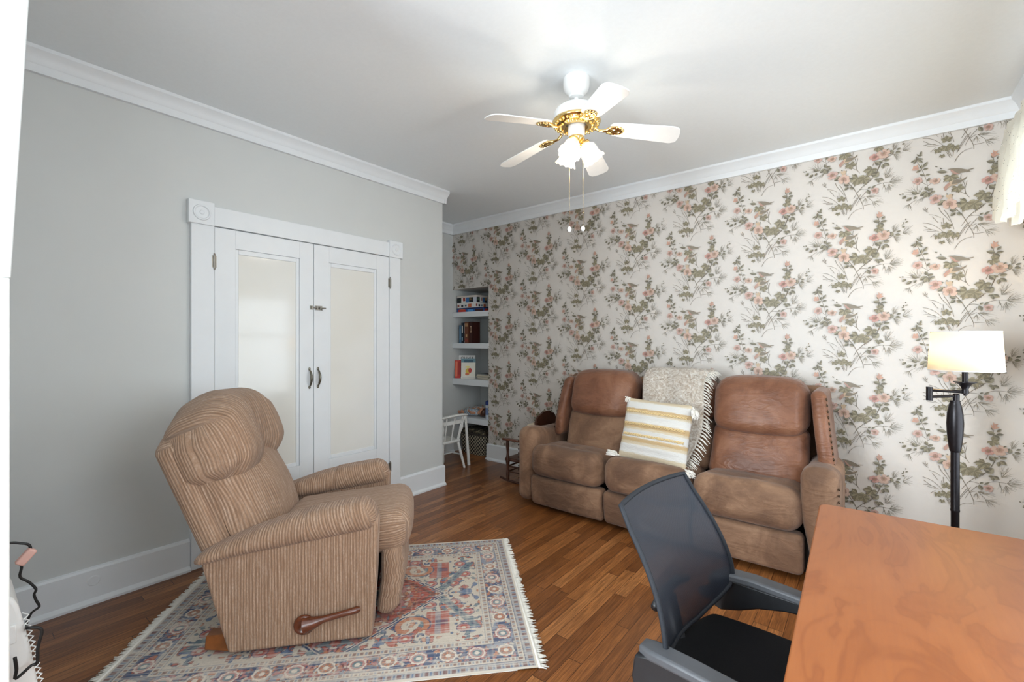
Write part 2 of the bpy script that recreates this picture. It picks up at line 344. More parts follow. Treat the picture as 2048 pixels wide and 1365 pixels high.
# ---- floral wallpaper: the printed motif is drawn as coloured faces of the wall's own mesh (millimetres from the bird's tail tip)
MOTIF=[('S',(-247,98,-233,65,-218,26,-203,-31,-200,-68),1.6),('S',(-228,-30,-215,-43,-205,-52),1.6),('S',(-200,-62,-180,-43),1.6),('S',(-200,-86,-180,-122),1.6),('N',(-241,-102,-276,-51),1.5),('N',(-241,-102,-305,-57),1.5),('N',(-241,-102,-309,-75),1.5),('N',(-241,-102,-302,-94),1.5),('N',(-241,-102,-289,-65),1.5),('N',(-241,-102,-266,-43),1.5),('N',(-241,-102,-248,-43),1.5),('N',(-241,-102,-223,-59),1.5),('N',(-241,-102,-236,-51),1.5),('N',(-210,-122,-241,-158),1.5),('N',(-210,-122,-266,-167),1.5),('N',(-210,-122,-256,-153),1.5),('N',(-210,-122,-223,-144),1.5),('N',(-210,-122,-233,-152),1.5),('N',(-284,-159,-315,-180),1.5),('N',(-284,-159,-300,-178),1.5),('N',(-284,-159,-276,-187),1.5),('N',(-284,-159,-271,-206),1.5),('N',(-284,-159,-289,-195),1.5),('N',(-284,-159,-308,-168),1.5),('S',(-284,-159,-251,-135),1.2),('S',(51,-217,14,-246,-18,-279,-30,-297,-49,-331),2.4),('S',(-84,-212,-51,-257,-32,-300,-14,-343,3,-391,3,-414),2.4),('S',(-18,-279,5,-277,26,-284),1.8),('S',(46,-284,64,-266,100,-258,139,-262),1.8),('S',(-35,-117,-30,-147,-16,-167),1.8),('S',(-79,-111,-49,-130,-30,-147),1.8),('S',(91,-134,82,-159,73,-181),1.8),('S',(12,-220,10,-263),1.8),('S',(-42,-65,-35,-89,-33,-144),1.6),('S',(-26,-66,-33,-106),1.6),('S',(-74,-35,-53,-48,-41,-55),1.6),('S',(-51,-19,-54,-47),1.6),('N',(137,-262,174,-221),1.5),('N',(137,-262,191,-232),1.5),('N',(137,-262,203,-236),1.5),('N',(137,-262,206,-247),1.5),('N',(137,-262,203,-264),1.5),('N',(137,-262,201,-278),1.5),('N',(137,-262,176,-292),1.5),('N',(137,-262,189,-271),1.5),('N',(137,-262,161,-225),1.5),('N',(137,-262,195,-254),1.5),('N',(104,-259,111,-285),1.5),('N',(104,-259,113,-322),1.5),('N',(104,-259,117,-303),1.5),('N',(133,-273,122,-320),1.5),('N',(133,-273,130,-333),1.5),('N',(133,-273,139,-316),1.5),('N',(133,-273,146,-320),1.5),('N',(133,-273,156,-295),1.5),('N',(133,-273,169,-302),1.5),('N',(115,-229,108,-185),1.5),('N',(115,-229,117,-172),1.5),('N',(115,-229,128,-165),1.5),('N',(115,-229,143,-169),1.5),('N',(115,-229,156,-168),1.5),('N',(115,-229,165,-200),1.5),('N',(115,-229,161,-214),1.5),('N',(115,-229,148,-227),1.5),('N',(115,-229,135,-197),1.5),('N',(19,-331,46,-325),1.5),('N',(19,-331,95,-347),1.5),('N',(19,-331,80,-357),1.5),('N',(19,-331,60,-343),1.5),('N',(19,-331,68,-333),1.5),('N',(51,-372,104,-367),1.5),('N',(51,-372,108,-391),1.5),('N',(51,-372,89,-409),1.5),('N',(51,-372,66,-416),1.5),('N',(51,-372,62,-407),1.5),('N',(51,-372,95,-378),1.5),('N',(51,-372,80,-400),1.5),('N',(14,-339,-4,-370),1.5),('N',(14,-339,5,-365),1.5),('N',(14,-339,16,-378),1.5),('N',(14,-339,26,-375),1.5),('S',(19,-331,35,-350,51,-369),1.5),('S',(-14,-343,14,-328),1.5),('N',(154,-60,154,-18),1.5),('N',(154,-60,169,-6),1.5),('N',(154,-60,182,-11),1.5),('N',(154,-60,184,-23),1.5),('N',(154,-60,177,-47),1.5),('N',(154,-60,160,-13),1.5),('N',(201,-73,224,-32),1.5),('N',(201,-73,249,-30),1.5),('N',(201,-73,236,-45),1.5),('N',(201,-73,247,-63),1.5),('N',(201,-73,249,-77),1.5),('N',(201,-73,239,-93),1.5),('N',(201,-73,220,-84),1.5),('N',(156,-86,171,-128),1.5),('N',(156,-86,184,-135),1.5),('N',(156,-86,182,-124),1.5),('N',(156,-86,194,-117),1.5),('N',(156,-86,203,-104),1.5),('N',(156,-86,205,-90),1.5),('S',(-222,-288,-187,-298,-154,-325,-130,-357),1.5),('S',(-219,-307,-187,-334,-147,-352),1.5),('S',(-219,-334,-196,-332,-162,-342),1.5),('S',(-201,-343,-162,-351),1.5),('S',(-194,-242,-167,-248,-140,-269),1.5),('S',(-179,-256,-152,-298),1.5),('S',(-149,-205,-140,-236,-118,-265,-99,-300),1.5),('S',(-125,-225,-108,-257,-96,-294,-87,-325,-82,-349),1.5),('S',(-137,-296,-135,-314),1.5),('S',(-130,-273,-128,-309),1.5),('S',(-28,-324,-56,-375,-68,-409),1.5),('S',(-11,-311,-42,-361,-65,-409),1.5),('S',(16,-299,-18,-342,-35,-382),1.5),('S',(-115,-403,-99,-440),1.5),('S',(-103,-401,-94,-431),1.5),('S',(-84,-402,-87,-435),1.5),('S',(-79,-468,-65,-436,-37,-409,-4,-405),1.5),('S',(-70,-415,-56,-387),1.5),('S',(5,-388,46,-386),1.5),('S',(-187,-383,-164,-360),1.5),('S',(-108,-403,-102,-425),1.5),('S',(-222,-196,-209,-216),1.3),('S',(-212,-188,-207,-210),1.3),('S',(-201,-199,-204,-226),1.3),('S',(-217,-212,-196,-227),1.3),('S',(-222,-206,-214,-203),1.3),('S',(-212,-216,-199,-202),1.3),('S',(72,-181,86,-139,99,-112,130,-97,156,-80),1.9),('S',(52,-135,61,-107),1.9),('S',(50,-215,34,-237,6,-256),1.9),('S',(27,-204,43,-180),1.9),('S',(81,40,84,13,72,-14),1.9),('L',(-236,130,-228,162),0.3),('L',(-237,130,-251,148),0.3),('L',(-237,130,-223,135),0.3),('L',(-248,115,-280,102),0.3),('L',(-248,115,-267,89),0.3),('L',(-248,114,-223,87),0.35),('L',(-248,117,-219,109),0.3),('L',(-248,111,-251,133),0.5),('P',(-241,51,-251,47,-266,48,-275,54,-269,59,-267,71,-264,79,-256,72,-248,80,-244,67),'O'),('P',(-243,52,-256,51,-264,58,-255,63,-246,61),'R'),('L',(-230,50,-227,75),0.5),('L',(-220,59,-200,89),0.35),('L',(-222,43,-196,47),0.4),('L',(-230,46,-255,32),0.4),('L',(-215,6,-237,17),0.45),('L',(-210,7,-187,6),0.4),('L',(-201,-34,-190,-12),0.4),('W',(-246,-22,29,0.3),'K'),('W',(-164,-40,28,0.6),'Q'),('L',(-203,-89,-210,-64),0.6),('L',(-200,-94,-175,-82),0.5),('L',(-203,-95,-237,-117),0.5),('L',(-200,-101,-213,-132),0.6),('L',(-190,-112,-167,-98),0.5),('L',(-251,-106,-274,-83),0.5),('L',(-301,-102,-321,-120),0.55),('L',(-275,-119,-300,-138),0.5),('L',(-252,-113,-266,-133),0.45),('L',(-335,-87,-326,-93),0.5),('L',(-321,-86,-313,-93),0.7),('L',(-200,-101,-195,-133),0.5),('W',(-165,-150,36,0.5),'K'),('W',(-102,-192,39,0.1),'Q'),('L',(-143,-144,-126,-138),0.5),('L',(-121,-166,-156,-192),0.5),('L',(-76,-195,-52,-207),0.7),('L',(-102,-225,-73,-240),0.45),('P',(-105,-166,-117,-148,-118,-133,-108,-140,-100,-131,-90,-140,-90,-153),'T'),('L',(-112,-134,-114,-125),0.5),('L',(-90,-146,-87,-133),0.3),('L',(-75,-240,-103,-229),0.5),('L',(-77,-248,-99,-267),0.55),('L',(-72,-252,-46,-269),0.5),('M',(-26,-197,52,-20),0),('M',(3,-211,39,20),0),('M',(44,-160,41,-30),0),('M',(-98,-25,40,10),0),('M',(-68,-97,34,10),0),('L',(-113,4,-160,16),0.35),('L',(-138,27,-144,37),0.5),('L',(-157,44,-166,53),0.5),('P',(-127,-91,-119,-75,-98,-55,-77,-51,-56,-56,-39,-51,-35,-56,-56,-72,-80,-84,-98,-84,-116,-101,-123,-109),'T'),('P',(-129,-90,-119,-75,-104,-62,-98,-76,-110,-90,-116,-104,-123,-108),'R'),('P',(-95,-76,-86,-53,-71,-51,-47,-58,-39,-51,-26,-41,-33,-56,-56,-72,-77,-78),'G'),('P',(-113,19,-103,21,-80,19,-50,10,-26,-2,2,2,0,-3,-20,-6,-11,-17,-47,-14,-65,-16,-77,-7,-95,12),'G'),('P',(-100,16,-86,6,-71,-12,-56,-18,-77,-21,-89,-8,-97,4),'R'),('L',(26,-282,41,-271),0.5),('L',(23,-288,35,-320),0.5),('L',(46,-284,64,-267),0.4),('L',(51,-213,83,-182),0.7),('L',(71,-206,41,-193),0.5),('L',(80,-226,80,-255),0.6),('L',(80,-227,60,-232),0.6),('L',(80,-227,106,-243),0.55),('W',(60,-302,26,0.5),'K'),('M',(-115,-367,33,10),0),('M',(-79,-376,28,-20),0),('M',(-154,-376,24,30),0),('M',(-115,-330,28,180),0),('M',(-135,-416,16,0),0),('P',(81,43,73,55,71,73,78,65,82,87,87,75,102,79,94,66,106,56,92,49),'O'),('P',(82,45,77,66,83,77,89,61,86,48),'R'),('L',(88,18,53,27),0.5),('L',(96,30,114,50),0.45),('L',(92,15,124,20),0.4),('L',(81,11,108,-9),0.5),('L',(81,40,73,58),0.5),('M',(77,-23,33,60),0),('M',(47,-157,32,-30),0),('W',(108,-71,35,0.1),'Q'),('W',(62,-83,30,0.2),'X'),('L',(120,-58,134,-45),0.5),('L',(141,-84,147,-57),0.8),('L',(170,-64,191,-56),0.45),('L',(164,-79,189,-80),0.6),('L',(88,-139,64,-113),0.65),('L',(100,-127,84,-113),0.55),('L',(106,-119,137,-113),0.5),('L',(108,-133,135,-156),0.5),('L',(104,-139,101,-168),0.55),('L',(215,6,215,17),0.5),('L',(212,-9,227,-3),0.4),('L',(204,-15,205,-4),0.6),('L',(194,-22,207,-19),0.45),('L',(196,-36,212,-34),0.6)]
PC = {k: rgb(*v) for k, v in dict(bg=(212, 206, 199), ld=(112, 106, 90), ll=(146, 140, 120), md=(128, 120, 97), ml=(153, 145, 121), st=(124, 114, 98), nd=(140, 133, 118),
      K=(194, 163, 152), Kd=(168, 132, 121), Q=(200, 172, 156), Qd=(176, 143, 128), X=(188, 146, 135), Xd=(162, 118, 110), O=(194, 154, 134), R=(180, 144, 130), T=(190, 168, 142), G=(132, 122, 106), yc=(150, 128, 96)).items()}
def bez(a, c, b, n=5): return [((1-t)**2*a[0]+2*t*(1-t)*c[0]+t*t*b[0], (1-t)**2*a[1]+2*t*(1-t)*c[1]+t*t*b[1]) for t in [i/n for i in range(n+1)]]
def jit(c, a, r): f = 1+r.uniform(-a, a); return (c[0]*f, c[1]*f, c[2]*f, 1)
def draw_motif():
    out = []; r = random.Random(3)
    def stroke(p, w0, w1, c, ly):
        if len(p) > 2:    # smooth the polyline
            q = [p[0]]
            for i in range(1, len(p)-1):
                m0 = ((p[i-1][0]+p[i][0])/2, (p[i-1][1]+p[i][1])/2); m1 = ((p[i+1][0]+p[i][0])/2, (p[i+1][1]+p[i][1])/2)
                q += bez(m0, p[i], m1, 4)
            p = q+[p[-1]]
        L = []; Rr = []
        for i, a in enumerate(p):
            d0 = p[max(i-1, 0)]; d1 = p[min(i+1, len(p)-1)]; dx, dy = d1[0]-d0[0], d1[1]-d0[1]; ln = math.hypot(dx, dy) or 1
            w = (w0+(w1-w0)*i/(len(p)-1))/2; L.append((a[0]-dy/ln*w, a[1]+dx/ln*w)); Rr.append((a[0]+dy/ln*w, a[1]-dx/ln*w))
        for i in range(len(p)-1): out.append(([L[i], L[i+1], Rr[i+1], Rr[i]], c, ly))
    for ty, d, x in MOTIF:
        pts = [(d[i], d[i+1]) for i in range(0, len(d)-1, 2)]
        if ty == 'S': stroke(pts, x*1.7, x*1.1, jit(PC['st'], .12, r), 0)
        elif ty == 'N':
            a, b2 = pts; m = ((a[0]+b2[0])/2+(b2[1]-a[1])*r.uniform(-.12, .12), (a[1]+b2[1])/2-(b2[0]-a[0])*r.uniform(-.12, .12))
            stroke([a, m, b2], x*1.5, .9, jit(PC['nd'], .12, r), 0)
            for q_ in ((-.11, .10) if r.random() < .5 else (.1,)):                      # finer needles beside each long one
                e = r.uniform(.62, .92); L_ = (b2[0]-a[0], b2[1]-a[1]); st_ = (a[0]+L_[0]*.3, a[1]+L_[1]*.3)
                stroke([st_, (a[0]+L_[0]*e-L_[1]*q_*1.7, a[1]+L_[1]*e+L_[0]*q_*1.7)], 1.1, .6, jit(PC['nd'], .16, r), 0)
        elif ty == 'L':
            a, t = pts; dx, dy = t[0]-a[0], t[1]-a[1]; w = x*1.2
            for sg, key in ((1, 'ld'), (-1, 'll')):
                c = (a[0]+dx*.42-dy*w*sg, a[1]+dy*.42+dx*w*sg); out.append((bez(a, c, t, 6), jit(PC[key], .12, r), 2))
            stroke([a, (a[0]+dx*.8, a[1]+dy*.8)], .9, .5, jit(PC['ld'], .05, r), 3)
        elif ty == 'M':
            cx, cy, rad, an = d; rad *= 1.15; lob = [(0, 1), (58, .95), (112, .72), (248, .72), (302, .95)]
            for i, (la, lr) in enumerate(lob):
                A = math.radians(an+la-90); tip = (cx+rad*lr*math.cos(A), cy+rad*lr*math.sin(A)); pl = [(cx, cy)]
                for da, rr in ((-33, .52), (-20, .8), (-11, .74), (0, 1), (11, .74), (20, .8), (33, .52)):
                    B = A+math.radians(da); pl.append((cx+rad*lr*rr*math.cos(B), cy+rad*lr*rr*math.sin(B)))
                out.append((pl[:5], jit(PC['md'], .12, r), 1.5)); out.append(([pl[0]]+pl[4:], jit(PC['ml'], .1, r), 1.5))
                stroke([(cx, cy), ((cx+tip[0])/2, (cy+tip[1])/2), tip], 1.2, .4, jit(PC['ld'], .05, r), 1.8)
        elif ty == 'W':
            cx, cy, rad, tl = d; n = 5
            for i in range(n):
                A = 2*PI*i/n+tl*3+r.uniform(-.15, .15); sq = 1-.35*tl*abs(math.sin(A)); rr = rad*r.uniform(.85, 1.08)*sq; pl = [(cx, cy)]; inn = [(cx, cy)]
                for da, q in ((-36, .55), (-30, .85), (-12, 1), (0, .93), (12, 1), (30, .85), (36, .55)):
                    B = A+math.radians(da); pl.append((cx+rr*q*math.cos(B), cy+rr*q*math.sin(B)))
                    inn.append((cx+rr*q*.5*math.cos(B), cy+rr*q*.5*math.sin(B)))
                out.append((pl, jit(PC[x], .07, r), 2.2+.05*i)); out.append((inn, jit(PC[x+'d'], .08, r), 2.6))
            for i in range(9):
                A = 2*PI*i/9; stroke([(cx, cy), (cx+rad*.36*math.cos(A), cy+rad*.36*math.sin(A))], 1.1, .7, jit(PC['ld'], .1, r), 2.9)
            out.append(([(cx+rad*.13*math.cos(i), cy+rad*.13*math.sin(i)) for i in range(6)], PC['yc'], 3.1))
        elif ty == 'P': out.append((pts, jit(PC[x], .06, r), 2.4))
    return out
def clip(p, ax, lim, keep_less):
    o = []
    for i in range(len(p)):
        a, b2 = p[i], p[(i+1) % len(p)]; ia = (a[ax] <= lim) == keep_less; ib = (b2[ax] <= lim) == keep_less
        if ia: o.append(a)
        if ia != ib:
            t = (lim-a[ax])/(b2[ax]-a[ax]); o.append((a[0]+(b2[0]-a[0])*t, a[1]+(b2[1]-a[1])*t))
    return o
b = MB(); bg = PC['bg']
b.box(NX, YB, 0, XR+.14, YB+.1, H, bg).box(XA, YB, NZ, NX, YB+.1, H, bg)
mot = sorted(draw_motif(), key=lambda m: m[2])
for kx in range(-9, 3):
    tx = -.04+.517*kx
    for kz in range(-2, 4):
        tz = 2.090+.5275*(kz-1)+(.264 if kx % 2 else 0)
        for iq, (pl, c, ly) in enumerate(mot):
            q = [(tx+x/1000, tz+z/1000) for x, z in pl]
            if min(p[0] for p in q) > XR or max(p[0] for p in q) < XA or min(p[1] for p in q) > H-.06 or max(p[1] for p in q) < .18: continue
            if max(p[0] for p in q) > XR: q = clip(q, 0, XR, True)
            if min(p[0] for p in q) < XA: q = clip(q, 0, XA, False)
            if len(q) > 2 and any(p[0] < NX and p[1] < NZ for p in q):
                mx = sum(p[0] for p in q)/len(q); mz = sum(p[1] for p in q)/len(q)
                if mz > NZ: q = clip(q, 1, NZ, False)
                elif mx > NX: q = clip(q, 0, NX, False)
                else: continue
            if len(q) < 3: continue
            y = YB-.0006-7e-6*iq
            b.add([(x, y, z) for x, z in q], [tuple(range(len(q)))], c)
struct(b.build('wall_back', 'paperprint', smooth=0, recalc=False), 'cream wallpaper with sprays of flowers, leaves and small birds')

# ---- niche with its own walls and four thick shelves
b = MB().box(XA, NY, 0, NX, NY+.1, NZ).box(NX, YB+.1, 0, NX+.1, NY+.1, NZ).box(XA, YB+.1, NZ, NX+.1, NY+.1, NZ+.1)
struct(b.build('wall_niche', 'wall', smooth=0))
SH = [(1.612, 1.672), (1.244, 1.304), (.812, .885), (.372, .436)]
for lo, hi in SH:
    o = MB().box(XA, YB-.005, lo, NX, NY, hi).build('niche_shelf', 'trim', bevel=.003)
    tag(o, {1.612: 'white niche shelf carrying the stacked game boxes', 1.244: 'white niche shelf carrying the upright books', .812: 'white niche shelf carrying the leaning picture book', .372: 'lowest white niche shelf, with dolls lying on it'}[lo], 'shelf', 'white shelves in the wall niche')

# ---- trims
def crown(poly, axis, a, b2, name):   # poly in the two other axes
    struct(MB().prism(poly, axis, a, b2).build(name, 'trim', smooth=30))
def cprof(x, s): # crown cross-section from wall plane x, projecting by s direction
    return [(x, H), (x, H-.112), (x+s*.022, H-.112), (x+s*.026, H-.075), (x+s*.030, H-.07), (x+s*.036, H-.052), (x+s*.050, H-.03), (x+s*.064, H-.016), (x+s*.066, H)]
b = MB().prism(cprof(XL, 1), 1, .075, YE+.03)
b.prism(cprof(YE, 1), 0, XA, XL+.03)
struct(b.build('trim_1', 'trim', smooth=30), 'white crown moulding over the grey wall')
struct(MB().prism(cprof(XA, 1), 1, YE, YB).build('trim_2', 'trim', smooth=30), 'white crown moulding in the alcove')
struct(MB().prism(cprof(YB, -1), 0, XA, XR).build('trim_3', 'trim', smooth=30), 'white crown moulding over the floral wallpaper')
struct(MB().prism(cprof(XR, -1), 1, -2.6, YB).build('trim_4', 'trim', smooth=30), 'white crown moulding over the window wall')
def bprof(x, s): return [(x, 0), (x+s*.036, 0), (x+s*.036, .012), (x+s*.022, .026), (x+s*.018, .028), (x+s*.018, .168), (x+s*.012, .178), (x, .182)]
struct(MB().prism(bprof(XL, 1), 1, .075, .884).build('baseboard_left', 'trim', smooth=30))
o = MB().lathe([(.0, .004), (.022, .004), (.026, 0)], (0, 0, 0), 20, rotm('Y', 90)).build('cover_disc', 'trim', smooth=40); o.location = (XL+.018, .47, .115); struct(o)
b = MB().prism(bprof(XL, 1), 1, 2.372, YE+.018)
struct(b.build('baseboard_corner', 'trim', smooth=30))
struct(MB().prism(bprof(XA, 1), 1, YE, YB).build('baseboard_alcove', 'trim', smooth=30))
b = MB().prism([(y, z) for y, z in bprof(YB, -1)], 0, NX, XR); b.prism(bprof(NX, -1), 1, YB-.018, YB+.1)
struct(b.build('baseboard_back', 'trim', smooth=30))
struct(MB().prism(bprof(XR, -1), 1, 1.6, YB).build('baseboard_right', 'trim', smooth=30))

# ---- closet double door in the grey wall
DY0, DY1, DM, DT = 1.0045, 2.26, 1.622, 2.02
b = MB(); x0, x1 = XL, XL+.03
b.box(x0, .886, 0, x1, DY0, DT).box(x0, DY1, 0, x1, 2.368, DT)            # side casings
b.box(x0, .886, DT, x1, 2.368, 2.135)
for y in (.870, 2.252):                                                # corner blocks with bull's-eye
    b.box(x0, y, DT-.005, x1+.012, y+.132, 2.152)
struct(b.build('trim_5', 'trim', bevel=.003), 'white closet casing with bullseye corner blocks')
par = bpy.data.objects['trim_5']
for y in (.936, 2.318):
    struct(MB().lathe([(.0, .006), (.010, .005), (.013, .001), (.033, .001), (.038, .006), (.044, .006), (.047, 0)], (0, 0, 0), 32, rotm('Y', 90)).build('bullseye_rosette', 'trim', par)).location = (XL+.042, y, 2.083)
def closet_leaf(name, y0, y1, gy0, gy1):
    z0, z1, gz0, gz1 = .012, DT-.006, .47, 1.90
    b = MB(); X0, X1 = XL+.001, XL+.022
    b.box(X0, y0, z0, X1, gy0, z1).box(X0, gy1, z0, X1, y1, z1).box(X0, gy0, z0, X1, gy1, gz0).box(X0, gy0, gz1, X1, gy1, z1)
    d = struct(b.build(name, 'trim', bevel=.0015))
    m = .02                                        # stepped glazing bead
    b = MB()
    for a, c, e, f in ((gy0, gy0+m, gz0, gz1), (gy1-m, gy1, gz0, gz1), (gy0+m, gy1-m, gz0, gz0+m*1.3), (gy0+m, gy1-m, gz1-m*1.5, gz1)): b.box(X0, a, e, X1-.008, c, f)
    struct(b.build('glazing_bead', 'trim', d, bevel=.003))
    struct(MB().box(X0, gy0+m, gz0+m, X0+.006, gy1-m, gz1-m).build('pane', 'closetglass', d, smooth=0))
    return d
dl = closet_leaf('door_1', DY0+.003, DM-.002, 1.122, 1.522); dr = closet_leaf('door_2', DM+.002, DY1-.003, 1.737, 2.142)
for d, y in ((dl, 1.590), (dr, 1.652)):
    b = MB(); zc = 1.07; x = XL+.022
    b.tube([(x+.002, y, zc-.058), (x+.016, y, zc-.048), (x+.03, y, zc-.02), (x+.032, y, zc), (x+.03, y, zc+.02), (x+.016, y, zc+.048), (x+.002, y, zc+.058)], [.005, .006, .0085, .0095, .0085, .006, .005], 10)
    for s in (-1, 1): b.ball((x+.002, y, zc+s*.064), .011, 12, (.35, .8, 1.1))
    struct(b.build('pull_handle', 'pewter', d), 'aged pewter pull handle')
for d, y in ((dl, DY0-.002), (dr, DY1+.002)):
    b = MB()
    for zc in (1.805, .3):
        b.tube([(XL+.034, y, zc-.04), (XL+.034, y, zc+.04)], .005, 10)
        for s in (-1, 1): b.ball((XL+.034, y, zc+s*.044), .0055, 8)
        b.box(XL+.0225, y-.012, zc-.036, XL+.031, y+.012, zc+.036)
    struct(b.build('hinge', 'steel', d), 'nickel butt hinges')
b = MB(); zc = 1.565; x = XL+.022
b.box(x, DM+.008, zc-.016, x+.003, DM+.062, zc+.016).tube([(x+.010, DM-.026, zc), (x+.010, DM+.085, zc)], .0045, 10).tube([(x+.010, DM+.05, zc), (x+.022, DM+.05, zc-.016)], .004, 8)
for y in (DM+.016, DM+.04): b.box(x, y, zc-.01, x+.016, y+.008, zc+.01)
b.box(x, DM-.03, zc-.014, x+.003, DM-.006, zc+.014).box(x, DM-.022, zc-.01, x+.016, DM-.012, zc+.01)
struct(b.build('barrel_bolt', 'steel', dr), 'small nickel barrel bolt across the two doors')

# ---- valance window (sash bars and glass); the other three are unseen, added for light
def window(name, w, axis, x, s):
    """x: inner wall face, s: direction out of the room"""
    y0, y1, z0, z1 = w; b = MB()
    def bx(b, xa, ya, za, xb, yb, zb):
        xa, xb = sorted((xa, xb))
        return b.box(xa, ya, za, xb, yb, zb) if axis == 0 else b.box(ya, xa, za, yb, xb, zb)
    bx(b, x-s*.02, y0-.1, z0-.1, x-s*.001, y0, z1+.1); bx(b, x-s*.02, y1, z0-.1, x-s*.001, y1+.1, z1+.1); bx(b, x-s*.02, y0, z1, x-s*.001, y1, z1+.1); bx(b, x-s*.02, y0, z0-.1, x-s*.001, y1, z0-.03)
    o = struct(b.build(name, 'trim', bevel=.002))
    b = MB(); bx(b, x-s*.07, y0-.13, z0-.03, x+s*.05, y1+.13, z0); struct(b.build('window_sill', 'trim', o, bevel=.004))
    b = MB(); m = .045; zm = (z0+z1)/2
    for ya, yb, za, zb in ((y0, y0+m, z0, z1), (y1-m, y1, z0, z1), (y0+m, y1-m, z0, z0+m), (y0+m, y1-m, z1-m, z1), (y0+m, y1-m, zm-.02, zm+.02)): bx(b, x+s*.06, ya, za, x+s*.09, yb, zb)
    struct(b.build('sash', 'trim', o, bevel=.002))
    b = MB(); bx(b, x+s*.072, y0+m, z0+m, x+s*.076, y1-m, z1-m); struct(b.build('pane', 'pane', o, smooth=0))
    return o
window('window_1', W1, 0, XR, 1); window('added_window_2', W2, 0, XR, 1); window('added_window_3', W3, 1, -2.6, -1); window('added_window_4', W4, 0, XR, 1)

# ---- cased opening the camera looks through: jamb, casing and a sloped board above it
b = MB().box(-1.53, -.06, 0, -1.495, .09, 1.47).build('trim_6', 'oldwhite', bevel=.002); struct(b, 'white jamb of the opening at the left edge')
b = MB().prism([(-.06, 1.47), (.092, 1.47), (.121, 2.14), (.146, H), (-.06, H)], 0, -1.53, -1.497)
struct(b.build('trim_7', 'wall', bevel=.002), 'sloped pale grey board above the white jamb')
# ------------------------------------------------------------------ reclining sofa under the wallpaper
SO = Vector((-1.2, 3.3, 0))
sofa = thing('reclining_sofa', 'brown suede three-seat reclining sofa with nailhead wings in front of the floral wallpaper', 'sofa', SO)
def so(b, name, mats, par=sofa, **kw):
    b.move(Matrix.Translation(-SO)); return b.build(name, mats, par, **kw)
def crease(x, y, z, amp, f, ph): return amp*math.sin(f*x+ph)*math.sin(f*.7*z+ph*1.7)
so(MB().box(-2.16, 3.0, .03, -.24, 3.66, .22), 'base_frame', 'dark', bevel=.01)
so(MB().rbox((-1.2, 3.66, .56), (.98, .05, .47), .045, (12, 2, 8)), 'back_panel', 'suede', smooth=180)
SEG = [(-2.128, -1.502), (-1.492, -.892), (-.882, -.288)]
for i, (x0, x1) in enumerate(SEG):
    cx, hw = (x0+x1)/2, (x1-x0)/2
    def wf(x, y, z, cx=cx, hw=hw):
        u = (x-cx)/hw; v = (z-.15)/.12
        if y < 2.96: y -= .014*(1-u*u)*(1-.5*v*v)
        y += .04*max(0, -v)*.6
        return (x, y, z)
    so(MB().rbox((cx, 2.955, .147), (hw, .055, .117), .032, (10, 3, 6), 4, wf), 'footrest_panel', 'suede', smooth=180)
    def ws(x, y, z, cx=cx, hw=hw, i=i):
        u = (x-cx)/hw; t = (y-2.87)/.5
        if z > .38:
            z += .022*(1-u**4)-.055*max(0, t-.1)
            z -= .016*math.exp(-((t-.32)/.05)**2)*(1-.3*u*u)                 # pulled seam behind the front roll
            z += crease(x*9, 0, y*9, .003, 2.1, i)
        else: z += .0
        if y < 3.0: y -= .022*(1-u**4)*(1-((z-.39)/.2)**2)
        # gathered corners
        y += .018*abs(u)**8
        return (x, y, z)
    so(MB().rbox((cx, 3.13, .383), (hw, .255, .118), .085, (14, 12, 5), 6, ws), 'seat_cushion', 'suede', smooth=180)
BK = [(-2.0, -1.43), (-1.42, -.868), (-.86, -.296)]
for i, (x0, x1) in enumerate(BK):
    cx, hw = (x0+x1)/2, (x1-x0)/2
    lean = lambda y, z: y+.27*(z-.45)
    def wl(x, y, z, cx=cx, hw=hw, i=i):
        u = (x-cx)/hw; v = (z-.6)/.18; px = x
        if y < 3.32: y -= .05*(1-u**4)*(1-.55*v*v)-.006*math.sin(17*u+v*6)*(u*u)*.6
        if i != 1: x += (.012*v if (i == 2 and u < 0) else 0)
        return (x, lean(y, z), z)
    so(MB().rbox((cx, 3.30+(.07 if i == 1 else 0), .600), (hw, .085, .178), .06, (14, 3, 12), 5, wl), 'lumbar_cushion', 'leather' if i == 2 else 'suede', smooth=180)
    def wu(x, y, z, cx=cx, hw=hw, i=i):
        u = (x-cx)/hw; v = (z-.91)/.18
        if y < 3.32: y -= (.075 if i != 1 else .02)*(1-u**4)*(1-.35*v*v)+.01*math.sin(23*u+i)*abs(u)**5*(1 if v < 0 else .4)
        if v > 0: z -= .045*abs(u)**5*v; 
        z += .015*v*(1-u*u)
        if i == 1: z -= .02*max(0, v)
        return (x, lean(y, z)-.01, z)
    so(MB().rbox((cx, 3.30+(.08 if i == 1 else 0), .91), (hw, .11, .172), .085, (14, 4, 12), 6, wu), 'head_cushion', 'leather', smooth=180)
